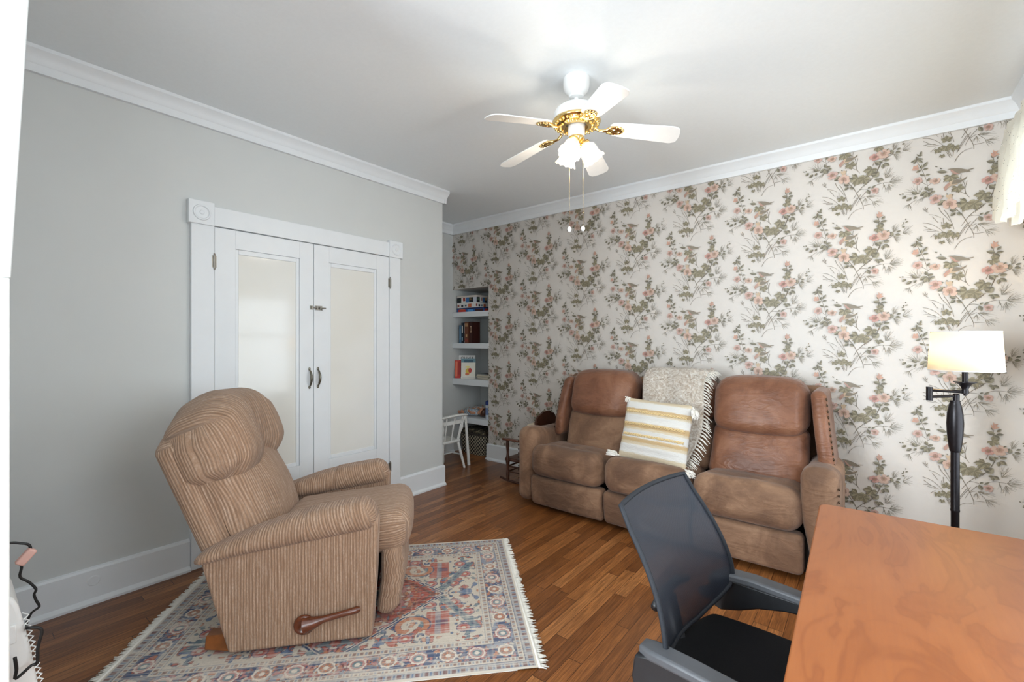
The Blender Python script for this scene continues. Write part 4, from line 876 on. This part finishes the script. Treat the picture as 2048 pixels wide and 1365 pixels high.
for i in range(5):
    a = math.radians(32+72*i)
    Mx = Matrix.Translation((0, 0, HZ-.012)) @ Matrix.Rotation(a, 4, 'Z') @ Matrix.Rotation(math.radians(8.5), 4, 'Y')
    Bl = Mx @ Matrix.Rotation(math.radians(-12), 4, 'X')
    out = [(.175, -.030), (.19, -.046), (.23, -.053), (.49, -.064)]+[(.512+.016*math.sin(math.radians(t)), -.054*math.cos(math.radians(t))) for t in range(10, 171, 20)]+[(.49, .064), (.23, .053), (.19, .046), (.175, .030)]
    MB().prism([(x, y) for x, y in out], 2, -.003, .003).move(Bl).build('blade', 'white', fan, bevel=.0015, smooth=40)
    b = MB(); b.tube([(.098, 0, -.004), (.125, 0, -.016), (.15, 0, -.014), (.175, 0, -.007)], [.011, .010, .011, .014], 10, flat=.6)
    b.lathe([(0, -.012), (.012, -.0115), (.016, -.008), (.022, -.012), (.028, -.010), (.031, -.004)], (.208, 0, 0), 28, Matrix.Diagonal((1.25, 1, 1, 1)))
    for j in range(12): t = 2*PI*j/12; b.ball((.208+.034*math.cos(t), .027*math.sin(t), -.007), .0058, 8)
    for s in (-1, 1): b.tube([(.15, 0, -.012), (.165, s*.016, -.012), (.182, s*.024, -.009), (.2, s*.028, -.008)], [.005, .006, .006, .004], 8)
    b.move(Bl).build('blade_iron', 'brass', fan, smooth=60)
for i, az in enumerate((-80, 40, 160)):
    D = Matrix.Rotation(math.radians(az), 4, 'Z')
    T = Matrix.Translation((0, 0, 2.350)) @ D @ Matrix.Translation((.036, 0, -.006)) @ Matrix.Rotation(math.radians(180-32), 4, 'Y')
    MB().tube([(0, 0, -.022), (0, 0, .004)], .014, 14).lathe([(.014, 0), (.027, .006), (.029, .016), (.027, .02)], n=24, close=False).move(T).build('shade_holder', 'brass', fit, smooth=60)
    n = 48; prof = [(.024, .010), (.026, .022), (.034, .036), (.040, .052), (.041, .068), (.043, .084), (.050, .100), (.059, .111)]; vs = []; fs = []
    for k2, (r, z) in enumerate(prof):
        for j in range(n): A = 2*PI*j/n; rr = r*(1+(.035*math.cos(12*A) if k2 > 4 else .012*math.cos(12*A))); vs.append((rr*math.cos(A), rr*math.sin(A), z+(.003*math.cos(12*A) if k2 == 7 else 0)))
    for k2 in range(len(prof)-1):
        for j in range(n): fs.append((k2*n+j, k2*n+(j+1) % n, (k2+1)*n+(j+1) % n, (k2+1)*n+j))
    g = MB().add(vs, fs).move(T).build('bell_shade', 'shadeglass', fan, smooth=180, recalc=False)
    MB().ball((0, 0, .062), .021, 14, (1, 1, 1.5)).move(T).build('light_bulb', 'bulb', g, smooth=180)
    p = T @ Vector((0, 0, .075)); L = bpy.data.lights.new('fan_bulb', 'POINT'); L.energy = BULB; L.color = (1, .93, .82); L.shadow_soft_size = .022
    lo = bpy.data.objects.new('fan_bulb_light', L); C.objects.link(lo); lo.location = (FX+p.x*1.15, FY+p.y*1.15, p.z-.06+FZ); lo.visible_camera = False
for dx, dy, z0, z1 in ((-.022, -.034, 2.37, 1.872), (.027, .022, 2.36, 1.880)):
    b = MB().tube([(dx, dy, z0), (dx, dy, z1+.02)], .0006, 6)
    z = z1+.03
    while z < z0: b.ball((dx, dy, z), .0013, 6); z += .0085
    ch = b.build('pull_chain', 'brass', fan, smooth=180)
    MB().lathe([(0, -.017), (.006, -.015), (.0105, -.006), (.011, .002), (.006, .010), (.002, .014), (0, .014)], (dx, dy, z1+.008), 18).build('pull_knob', 'white', ch, smooth=180)

# ------------------------------------------------------------------ lace valance and its rod
val = thing('lace_valance', 'white lace valance hanging from a dark rod over the right-hand window', 'curtain', (0, 0, 0))
RZ, RX = 2.385, .575
MB().tube([(RX, 3.50, RZ), (RX, 1.95, RZ)], .010, 12).tube([(RX, 3.44, RZ), (XR-.001, 3.44, RZ)], .007, 10).tube([(RX, 2.1, RZ), (XR-.001, 2.1, RZ)], .007, 10).build('curtain_rod', 'iron', val, smooth=40)
MB().lathe([(0, 0), (.008, .001), (.009, .010), (.016, .018), (.021, .030), (.019, .042), (.010, .052), (.004, .06), (0, .062)], (RX, 3.50, RZ), 20, rotm('X', -90)).build('rod_finial', 'iron', val, smooth=180)
def sheet(y0, y1, ztop, zb, xo, amp, ph, name, mat, edge):
    ny, nz = 120, 24; vs = []; fs = []
    for i in range(ny+1):
        u = i/ny
        for j in range(nz+1):
            v = j/nz; y = y0+(y1-y0)*u+edge(v)*(1-u); A = amp*(.35+.65*v)
            z = ztop+(zb(u)-ztop)*v
            vs.append((xo(v)+A*math.sin(y*52+ph+.8*math.sin(y*9))+.004*math.sin(v*14+y*20), y, z+(.006*abs(math.sin(y*60)) if j == nz else 0)))
    for i in range(ny):
        for j in range(nz): a = i*(nz+1)+j; fs.append((a, a+1, a+nz+2, a+nz+1))
    return MB().add(vs, fs).build(name, mat, val, smooth=180, recalc=False)
sheet(3.47, 2.0, RZ+.055, lambda u: 2.02-.10*abs(math.sin(u*9.0))**.6, lambda v: RX-.02-.035*v, .018, 0, 'upper_lace_ruffle', 'lace', lambda v: .05*v)
sheet(3.43, 2.0, RZ+.02, lambda u: 1.925-.02*abs(math.sin(u*12)), lambda v: RX+.012-.015*v, .014, 1.3, 'lower_lace_panel', 'lace', lambda v: .015*v)
# ------------------------------------------------------------------ things in the wall niche
def pcol(b, name, parent=None, **kw): return b.build(name, 'print', parent, **kw)
def carton(name, label, c, size, z, rz, top, side, spots, cat='game box', group='boxes stacked in the niche'):
    t = thing(name, label, cat, (c[0], c[1], z), rz, group); w, d, h = size
    b = MB().box(-w/2, -d/2, 0, w/2, d/2, h*.72, side)
    for x0, z0, x1, z1, cc in spots:
        b.add([(-w/2+w*x0, -d/2-.0006, h*z0), (-w/2+w*x1, -d/2-.0006, h*z0), (-w/2+w*x1, -d/2-.0006, h*z1), (-w/2+w*x0, -d/2-.0006, h*z1)], [(0, 1, 2, 3)], cc)
        b.add([(w/2+.0006, -d/2+d*x0, h*z0), (w/2+.0006, -d/2+d*x1, h*z0), (w/2+.0006, -d/2+d*x1, h*z1), (w/2+.0006, -d/2+d*x0, h*z1)], [(0, 1, 2, 3)], cc)
    pcol(b, 'box_base', t, smooth=0, recalc=False)
    pcol(MB().box(-w/2-.001, -d/2-.001, h*.72, w/2+.001, d/2+.001, h, top), 'box_lid', t, smooth=0)
    return t
R_, Bl_, Wh_, Bk_, Or_, Nv_, Gr_, Ye_ = rgb(196, 52, 44), rgb(46, 92, 160), rgb(228, 226, 222), rgb(40, 42, 50), rgb(206, 110, 70), rgb(34, 48, 92), rgb(96, 120, 92), rgb(226, 190, 70)
z = 1.672
carton('game_box', 'blue flat game box at the bottom of the stack on the top niche shelf', (-3.70, 3.985), (.42, .26, .052), z, .04, Nv_, Bl_, [(.04, .1, .34, .6, R_), (.40, .08, .62, .66, rgb(80, 150, 210)), (.68, .1, .98, .66, rgb(70, 36, 34)), (.1, .5, .3, .7, Or_)])
carton('game_box', 'white and red game box in the middle of the stack on the top niche shelf', (-3.745, 3.955), (.31, .22, .062), z+.0525, -.03, Wh_, Wh_, [(.02, .2, .12, .66, rgb(150, 80, 70)), (.22, .2, .34, .6, Bk_), (.42, .25, .52, .6, rgb(90, 110, 120)), (.60, .05, .78, .7, Or_), (.86, .1, .96, .68, Wh_)])
carton('game_box', 'colourful picture game box on top of the stack on the top niche shelf', (-3.74, 3.955), (.32, .22, .080), z+.115, .02, rgb(210, 200, 190), Gr_, [(.0, .0, .2, .72, Bk_), (.05, .3, .16, .6, Gr_), (.22, .0, .44, .72, Wh_), (.3, .2, .42, .7, R_), (.46, .0, .6, .72, rgb(60, 110, 170)), (.62, .0, .8, .7, Bk_), (.66, .3, .76, .66, rgb(200, 160, 110)), (.82, 0, .98, .72, rgb(200, 205, 215))])
def book(label, x, y, z, th, dep, hgt, cc, lean=0, rz=0, marks=(), group='upright books in the niche'):
    t = thing('book', label, 'book', (x, y, z), rz, group)
    b = MB().box(0, -dep/2, 0, th, -dep/2+.003, hgt, cc).box(0, -dep/2, 0, .003, dep/2, hgt, cc).box(th-.003, -dep/2, 0, th, dep/2, hgt, cc)
    for x0, z0, x1, z1, mc in marks: b.add([(th*x0, -dep/2-.0006, hgt*z0), (th*x1, -dep/2-.0006, hgt*z0), (th*x1, -dep/2-.0006, hgt*z1), (th*x0, -dep/2-.0006, hgt*z1)], [(0, 1, 2, 3)], mc)
    b.move(rotm('Y', lean)); pcol(b, 'book_cover', t, smooth=0, recalc=False)
    MB().box(.0032, -dep/2+.0035, .004, th-.0032, dep/2-.004, hgt-.004).move(rotm('Y', lean)).build('page_block', 'paper', t, smooth=0); return t
z = 1.304; y = 3.93
book('slim light blue book, leftmost upright on the second niche shelf', -3.868, y, z, .038, .17, .215, rgb(92, 128, 158), 0, 0, [(.2, .2, .8, .8, rgb(120, 155, 185))])
book('slim dark book with white lettering beside the light blue book', -3.825, y-.005, z, .034, .17, .245, rgb(40, 48, 60), 0, 0, [(.25, .5, .75, .85, Wh_), (.25, .12, .7, .3, rgb(160, 190, 210))])
book('white-spined book between the dark book and the brown volume', -3.787, y, z, .026, .17, .235, Wh_, 0, 0, [(.2, .1, .8, .5, rgb(70, 70, 76))])
book('brown and red volume with a pale emblem on its spine', -3.757, y-.01, z, .062, .19, .25, rgb(112, 66, 46), 0, 0, [(.15, .78, .85, .94, rgb(176, 134, 96)), (.3, .3, .7, .42, rgb(198, 160, 110)), (.1, .08, .9, .2, rgb(140, 60, 46))])
book('dark brown thick volume at the right end of the upright books', -3.69, y-.03, z, .050, .13, .252, rgb(62, 30, 24), 0, 0, [(.3, .5, .7, .56, rgb(190, 160, 130)), (.3, .75, .7, .8, rgb(190, 160, 130)), (.3, .56, .4, .75, rgb(190, 160, 130)), (.6, .56, .7, .75, rgb(190, 160, 130))])
# picture books standing face out
def faceout(name, label, x, y, z, w, h, lean, rz, marks, cc, th=.012):
    t = thing(name, label, 'book', (x, y, z), rz, 'picture books leaning in the niche')
    b = MB().box(-w/2, 0, 0, w/2, th, h, cc)
    for i, pl in enumerate(marks): b.add([(-w/2+w*a, -.0006-.0002*i, h*c) for a, c in pl[0]], [tuple(range(len(pl[0])))], pl[1])
    b.move(rotm('X', -lean)); pcol(b, 'book_cover', t, smooth=0, recalc=False)
    MB().box(-w/2+.004, th, .004, w/2-.004, th+.004, h-.004).move(rotm('X', -lean)).build('page_block', 'paper', t, smooth=0); return t
def rc(a, c, e, f): return [(a, c), (e, c), (e, f), (a, f)]
def ell(cx, cy, rx, ry, n=18): return [(cx+rx*math.cos(2*PI*i/n), cy+ry*math.sin(2*PI*i/n)) for i in range(n)]
z = .885
t = faceout('picture_book', 'white picture book with black title letters, at the back of the leaning books', -3.815, 3.925, z, .20, .275, 10, .72, [(rc(.02, .05, .22, .8), R_)], Wh_)
cu = bpy.data.curves.new('book_title', 'FONT'); cu.body = 'OLIVIA'; cu.size = .052; cu.extrude = .0004; cu.align_x = 'CENTER'
to = bpy.data.objects.new('title_curve', cu); me = bpy.data.meshes.new_from_object(to); bpy.data.objects.remove(to)
o = bpy.data.objects.new('book_title', me); C.objects.link(o); o.parent = t; me.materials.clear(); me.materials.append(flat('black_ink', rgb(24, 24, 26)))
o.matrix_local = rotm('X', -10) @ Matrix.Translation((.002, -.0015, .222)) @ rotm('X', 90)
faceout('picture_book', 'teal picture book in the middle of the leaning books', -3.775, 3.905, z, .175, .235, 10, .70, [(rc(.2, .80, .85, .93), rgb(52, 92, 112)), (rc(0, .55, 1, .62), rgb(150, 180, 186))], rgb(112, 152, 164))
faceout('picture_book', 'cream picture book with a yellow and red splash, foremost of the leaning books', -3.748, 3.877, z, .17, .19, 10, .68, [(ell(.5, .45, .2, .2), Ye_), (ell(.45, .72, .17, .06), rgb(238, 220, 130)), (ell(.62, .5, .12, .16), R_), (ell(.42, .27, .14, .08), Or_), (rc(.05, .04, .95, .10), rgb(208, 206, 200))], rgb(234, 228, 214))
faceout('picture_book', 'narrow red picture book against the left niche wall', -3.872, 3.822, z, .07, .215, 9, .66, [(rc(.1, .1, .45, .95), rgb(224, 120, 90)), (rc(.6, .2, .9, .9), rgb(170, 44, 36))], R_)
for i, (cc, dx, rz) in enumerate(((rgb(96, 90, 84), 0, .02), (rgb(196, 190, 178), .012, -.05), (rgb(120, 104, 80), -.008, .06), (rgb(206, 196, 170), .006, -.02), (rgb(88, 92, 96), .0, .09))):
    t = thing('magazine', ['dark magazine at the bottom of the stack on the third niche shelf', 'white magazine second from the bottom of the stack on the third shelf', 'brown magazine in the middle of the stack on the third shelf', 'cream magazine second from the top of the stack on the third shelf', 'grey magazine lying on top of the stack on the third shelf'][i], 'magazine', (-3.478+dx, 3.97, .885+i*.0125), rz, 'magazines stacked in the niche')
    pcol(MB().box(-.11, -.12, 0, .11, .12, .0022, cc).box(-.11, -.12, .009, .11, .12, .0115, cc).box(-.11, -.12, .0022, -.108, .12, .009, cc), 'magazine_cover', t, smooth=0); MB().box(-.1078, -.118, .0023, .109, .118, .0089).build('page_block', 'paper', t, smooth=0)
# dolls lying on the lowest shelf
def doll(name, label, c, z, rz, hair, cloth, k=1.0):
    t = thing(name, label, 'doll', (c[0], c[1], z), rz, 'dolls on the lowest niche shelf'); S = Matrix.Scale(k, 4)
    b = MB().ball((.13, 0, .055), .052, 20, (1, .95, 1.02)).ball((.118, .0, .107), .008, 8)
    for s in (-1, 1): b.ball((.125, s*.05, .055), .011, 8, (1, .5, 1.2)).ball((.140, s*.018, .101), .006, 8); b.ball((.125, s*.024, .093), .012, 8)
    b.tube([(.085, 0, .046), (.055, 0, .044)], [.02, .024], 10)
    for s in (-1, 1):
        b.tube([(.04, s*.04, .045), (.0, s*.075, .05), (-.035, s*.07, .07)], [.017, .015, .012], 10); b.ball((-.042, s*.068, .074), .014, 8)
        b.tube([(-.10, s*.025, .035), (-.15, s*.04, .045), (-.20, s*.035, .03)], [.021, .018, .014], 10); b.ball((-.205, s*.034, .04), .017, 8, (.8, 1, 1.3))
    b.move(S); b.build('body', 'skin', t, smooth=180)
    MB().tube([(.06, 0, .044), (.02, 0, .047), (-.05, 0, .045), (-.11, 0, .043)], [.034, .052, .056, .062], 16, flat=.78).move(S).build('romper', cloth, t, smooth=180)
    if hair: MB().lathe([(0, -.056), (.035, -.046), (.054, -.02), (.057, .004), (.045, .012)], (.131, 0, .056), 20, rotm('Y', -62)).move(S).build('hair', hair, t, smooth=180)
k = NM('floral_doll_cloth'); f = k.noise(k.coord(), 60, 2); k.col(k.ramp(f, (.38, rgb(120, 132, 150)), (.46, rgb(214, 210, 204)), (.58, rgb(216, 206, 198)), (.66, rgb(170, 120, 110)))); k.set(Roughness=.9); M['dollcloth'] = k.m
k = NM('checked_doll_cloth'); ck = k.n('ShaderNodeTexChecker'); k.l(k.coord(), ck.inputs[0]); ck.inputs['Scale'].default_value = 90; ck.inputs[1].default_value = rgb(206, 208, 210); ck.inputs[2].default_value = rgb(120, 140, 160); k.col(ck.outputs[0]); k.set(Roughness=.9); M['dollcheck'] = k.m
doll('doll', 'bald baby doll in a pale print romper lying on the lowest niche shelf', (-3.70, 4.10), .444, .35, None, 'dollcloth')
doll('doll', 'dark-haired doll in a checked romper lying in front of the bald doll', (-3.67, 3.90), .444, .2, 'darkwood', 'dollcheck', .95)
t = thing('wipes_canister', 'white canister with a blue lid at the right end of the lowest shelf', 'canister', (-3.425, 3.895, .436))
MB().lathe([(0, 0), (.046, 0), (.048, .006), (.048, .16), (.044, .168), (0, .168)]).build('body', flat('canister_white', rgb(210, 216, 226)), t, smooth=40)
MB().lathe([(.0485, .05), (.0485, .13)], close=False).build('label', flat('canister_label', rgb(120, 140, 186)), t, smooth=40)
MB().lathe([(0, .21), (.03, .21), (.046, .200), (.049, .19), (.049, .160), (0, .160)]).build('lid', flat('canister_blue', rgb(42, 62, 128)), t, smooth=40)
# basket below
t = thing('storage_basket', 'dark lattice basket filled with dark cloth under the lowest niche shelf', 'basket', (-3.66, 3.99, 0))
b = MB(); o8 = lambda w, d, z, r=.05: [(sx*(w-r)+r*math.cos(a), sy*(d-r)+r*math.sin(a), z) for sx, sy, a0 in ((1, 1, 0), (-1, 1, 90), (-1, -1, 180), (1, -1, 270)) for a in [math.radians(a0+i*22.5) for i in range(5)]]
vs = []; fs = []; levels = [(.165, .135, .0), (.185, .15, .12), (.20, .16, .24)]
for w, d, z in levels: vs += o8(w, d, z)
for i in range(2):
    for j in range(20): fs.append((i*20+j, i*20+(j+1) % 20, i*20+20+(j+1) % 20, i*20+20+j))
fs.append(tuple(range(19, -1, -1))); b.add(vs, fs); b.build('basket_body', 'basket', t, smooth=50, solid=.006, recalc=False)
b = MB(); q = o8(.203, .163, .243); b.tube(q+[q[0], q[1]], .010, 8, cap=False); b.build('rim', flat('rim_cord', rgb(52, 46, 40), .8), t, smooth=180)
k = NM('dark_folded_cloth'); f = k.noise(k.coord(), 30, 3); k.col(k.ramp(f, (.4, rgb(36, 34, 32)), (.55, rgb(74, 66, 52)), (.68, rgb(150, 138, 108)))); k.set(Roughness=.9); M['cloth'] = k.m
c = MB().rbox((0, 0, .25), (.185, .145, .045), .04, (12, 10, 2), 4, lambda x, y, z: (x, y, z+.02*mnoise.noise(Vector((x*9, y*9, 2))) if z > .25 else z)).build('folded_cloth', 'cloth', smooth=180)
c.location = (-3.66, 3.99, 0); tag(c, 'dark patterned cloth folded inside the lattice basket', 'cloth')

# ------------------------------------------------------------------ child's table, spindle chair, rocking chair
t = thing('spindle_chair', 'worn white child-size spindle-back chair beside the wall corner', 'chair', (-3.50, 3.24, 0), math.radians(90))
def turned(p0, p1, r, n=22):
    p0, p1 = Vector(p0), Vector(p1); pts = []; rr = []
    for i in range(n+1):
        u = i/n; pts.append(p0.lerp(p1, u)); rr.append(r*(1+.28*math.sin(u*PI*5)*math.sin(u*PI)-.15*abs(u-.5)))
    return pts, rr
MB().rbox((0, .0, .292), (.135, .14, .016), .014, (10, 10, 2), 4, lambda x, y, z: (x*(1+.10*y/.15), y, z-(.008*(1-(x/.16)**2)*(1-(y/.155)**2) if z > .292 else 0))).build('seat', 'oldwhite', t, smooth=60)
b = MB(); pts = []
for i in range(15): u = -1+2*i/14; pts.append((u*.172, -.165-.02*(1-u*u), .556+.012*(1-u*u)))
b.tube(pts, [.030]*15, 12, flat=.42).build('crest_rail', 'oldwhite', t, smooth=60)
for sx in (-1, 1):
    p, r = turned((sx*.105, -.12, .30), (sx*.158, -.165, .55), .0135); MB().tube(p, r, 12).build('back_post', 'oldwhite', t, smooth=60)
    MB().tube([(sx*.163, -.17, .55), (sx*.262, -.125, 0)], [.0135, .0165], 12).build('long_leg', 'oldwhite', t, smooth=60)
    for sy in (-1, 1): MB().tube([(sx*.105, sy*.115, .285), (sx*.158, sy*.160, 0)], [.0165, .0125], 12).build('leg', 'oldwhite', t, smooth=60)
for u in (-.5, 0, .5):
    p, r = turned((u*.18, -.125, .30), (u*.22, -.18, .55), .0085); MB().tube(p, r, 10).build('spindle', 'oldwhite', t, smooth=60)
MB().prism([(-.14, .475), (.14, .475), (.145, .515), (-.145, .515)], 1, -.168, -.158).build('back_slat', 'oldwhite', t, bevel=.002)
for sx in (-1, 1): MB().tube([(sx*.132, -.138, .14), (sx*.132, .138, .14)], .008, 8).build('stretcher', 'oldwhite', t, smooth=60)
MB().tube([(-.132, 0, .14), (.132, 0, .14)], .008, 8).build('stretcher', 'oldwhite', t, smooth=60)
# rocking chair: faces the alcove (-x)
t = thing('rocking_chair', 'small dark wooden rocking chair between the niche and the sofa arm', 'chair', (-2.50, 3.465, 0))
for sy in (-.155, .155):
    MB().tube([(-.27, sy, .030), (-.2, sy, .017), (-.08, sy, .0105), (.05, sy, .013), (.17, sy, .036), (.24, sy, .066)], [.011]*6, 10, flat=1.0).build('rocker', 'darkwood', t, smooth=60)
    p, r = turned((-.18, sy, .016), (-.185, sy, .392), .0155, 30); MB().tube(p, r, 12).build('front_post', 'darkwood', t, smooth=60)
    p, r = turned((.10, sy, .02), (.15, sy, .60), .0145, 30); MB().tube(p, r, 12).build('back_post', 'darkwood', t, smooth=60)
    MB().rbox((-.045, sy*1.02, .402), (.19, .027, .010), .009, (8, 2, 2), 3, lambda x, y, z: (x, y, z+.02*max(0, (x+.05))/.2)).build('armrest', 'leverwood', t, smooth=60)
MB().rbox((-.05, 0, .212), (.165, .165, .014), .012, (4, 4, 2)).build('seat', 'darkwood', t, smooth=60)
for zz in (.10, .15): MB().tube([(-.18, -.155, zz), (-.18, .155, zz)], .008, 8).tube([(-.18, -.155, zz), (.11, -.155, zz)], .007, 8).tube([(-.18, .155, zz), (.11, .155, zz)], .007, 8).build('stretcher', 'darkwood', t, smooth=60)
out = [(-.165, .53), (-.168, .60)]+[(-.165+.055*(i/6), .60+.055*math.sin(PI/2*i/6)) for i in range(1, 7)]+[(-.09, .658), (-.055, .678), (0, .684), (.055, .678), (.09, .658)]+[(.11+.055*(i/6), .60+.055*math.cos(PI/2*i/6)) for i in range(0, 7)]+[(.168, .60), (.165, .53), (.12, .515), (0, .51), (-.12, .515)]
MB().prism(out, 0, .135, .155).build('crest_panel', 'darkwood', t, bevel=.004)
for u in (-.09, -.03, .03, .09): MB().tube([(.085, u, .22), (.145, u, .52)], .007, 8).build('spindle', 'darkwood', t, smooth=60)
c = MB().rbox((0, 0, 0), (.055, .145, .165), .05, (6, 10, 10), 5, lambda x, y, z: (x*(1+.3*(1-(y/.145)**2)), y, z)).move(rotm('Y', 12)).build('plush_cushion', 'fleece', smooth=180)
c.location = (-2.47, 3.465, .40); tag(c, 'cream plush cushion propped on the small dark rocking chair', 'cushion')

# ------------------------------------------------------------------ heater and cord behind the white jamb
t = thing('electric_heater', 'white electric panel heater half hidden behind the white jamb', 'heater', (-1.72, 0, 0))
hp = [(.077, .03), (.150, .03), (.158, .20), (.152, .40), (.144, .483), (.131, .58), (.119, .65), (.112, .685), (.104, .706), (.092, .718), (.077, .722)]
MB().prism(hp, 0, -.10, .10).build('housing', 'white', t, bevel=.008, seg=3)
b = MB().box(.1005, .085, .60, .106, .108, .645).box(.1005, .086, .40, .105, .118, .47); b.build('end_cap_latch', 'white', t, bevel=.003)
b = MB()                                               # coiled wire guard along the front edge
for i in range(90):
    z = .66-i*.0048; y = np.interp(z, [.20, .40, .483, .58, .65], [.162, .156, .148, .135, .123]); b.tube([(.085, y-.004, z), (.097, y+.006, z-.004), (.104, y-.004, z-.010)], .0016, 5) if i % 3 == 0 else None
b.build('wire_guard', 'white', t, smooth=60)
t = thing('power_cord', 'black power cord with a pink inline plug hanging by the white jamb', 'cord')
def smooth_path(p, n=5):
    p = [Vector(q) for q in p]; o = []
    for i in range(len(p)-1):
        a = p[max(i-1, 0)]; b2 = p[i]; c2 = p[i+1]; d = p[min(i+2, len(p)-1)]
        for j in range(n):
            u = j/n; o.append(.5*((2*b2)+(c2-a)*u+(2*a-5*b2+4*c2-d)*u*u+(3*b2-a-3*c2+d)*u**3))
    return o+[p[-1]]
MB().tube(smooth_path([(-2.0, .076, .732), (-2.0, .121, .73), (-2.0, .141, .722), (-2.0, .159, .711), (-2.0, .164, .69)]), .0036, 8).build('cord_lead', 'rubber', t, smooth=180)
k1 = [(-2.0, .144, .664), (-2.0, .144, .646), (-2.0, .141, .62), (-2.0, .159, .598), (-2.0, .174, .57), (-2.0, .17, .555), (-2.0, .175, .533), (-2.0, .181, .513), (-2.0, .165, .502), (-2.0, .156, .481), (-2.0, .153, .466)]
k2 = [(x*1.59/1.78, y*1.59/1.78, 1.33+(z-1.33)*1.59/1.78) for x, y, z in [(-1.78, .139, .555), (-1.78, .155, .549), (-1.78, .166, .535), (-1.78, .161, .506), (-1.78, .158, .487), (-1.78, .157, .45), (-1.78, .146, .45), (-1.78, .118, .431), (-1.78, .119, .455), (-1.78, .116, .489)]]
MB().tube(smooth_path(k1, 3)+smooth_path(k2, 4), .0034, 8).build('cord_run', 'rubber', t, smooth=180)
MB().rbox((0, 0, 0), (.011, .012, .024), .005, (2, 2, 3), 3).move(Matrix.Translation((-2.0, .153, .677)) @ rotm('X', -40)).build('inline_plug', 'pinkplug', t, smooth=60)
MB().box(-2.05, .076, .69, -1.97, .082, .80).build('outlet_plate', 'trim', t, bevel=.002)
# ------------------------------------------------------------------ daylight, added fill lights, camera, picture settings
def area(name, loc, rot, sx, sy, e, c=(1, 1, 1)):
    L = bpy.data.lights.new(name, 'AREA'); L.shape = 'RECTANGLE'; L.size = sx; L.size_y = sy; L.energy = e; L.color = c
    o = bpy.data.objects.new(name, L); C.objects.link(o); o.location = loc; o.rotation_euler = rot; return o
area('daylight_window_one', (XR+.2, (W1[0]+W1[1])/2, (W1[2]+W1[3])/2), (0, math.radians(90), 0), 1.7, 1.0, E1, (.84, .93, 1))
area('added_fill_two', (XR+.2, (W2[0]+W2[1])/2, (W2[2]+W2[3])/2), (0, math.radians(90), 0), 1.45, 1.3, E2, (.84, .93, 1))  # added fill from an unseen opening, brightens the left wall
area('added_fill_four', (XR+.2, (W4[0]+W4[1])/2, (W4[2]+W4[3])/2), (0, math.radians(90), 0), 1.4, 1.1, E4, (.84, .93, 1))  # added to lift the dark low left corner, no window known there
area('added_fill_behind', ((W3[0]+W3[1])/2, -2.8, (W3[2]+W3[3])/2), (math.radians(90), 0, 0), 1.5, 1.7, E3, (.84, .93, 1))  # added frontal fill, set sideways so the jamb catches less of it
L = bpy.data.lights.new('floor_lamp_bulb', 'POINT'); L.energy = LAMP; L.color = (1, .66, .28); L.shadow_soft_size = .03
o = bpy.data.objects.new('floor_lamp_light', L); C.objects.link(o); o.location = (.337+.010, 3.2, 1.31)
w = bpy.data.worlds.new('daylight'); bpy.context.scene.world = w; w.use_nodes = True
w.node_tree.nodes['Background'].inputs[0].default_value = (.80, .90, 1, 1); w.node_tree.nodes['Background'].inputs[1].default_value = 1.2
cam = bpy.data.cameras.new('camera'); cam.sensor_width = 36; cam.lens = 902/2048*36; cam.clip_start = .02
co = bpy.data.objects.new('camera', cam); C.objects.link(co); co.location = (0, 0, 1.33); co.rotation_euler = (math.radians(90), 0, math.atan2(717, 902))
sc = bpy.context.scene; sc.camera = co
sc.view_settings.view_transform = 'Standard'; sc.view_settings.look = 'None'; sc.view_settings.exposure = EXPO; sc.view_settings.gamma = 1; sc.view_settings.use_curve_mapping = False
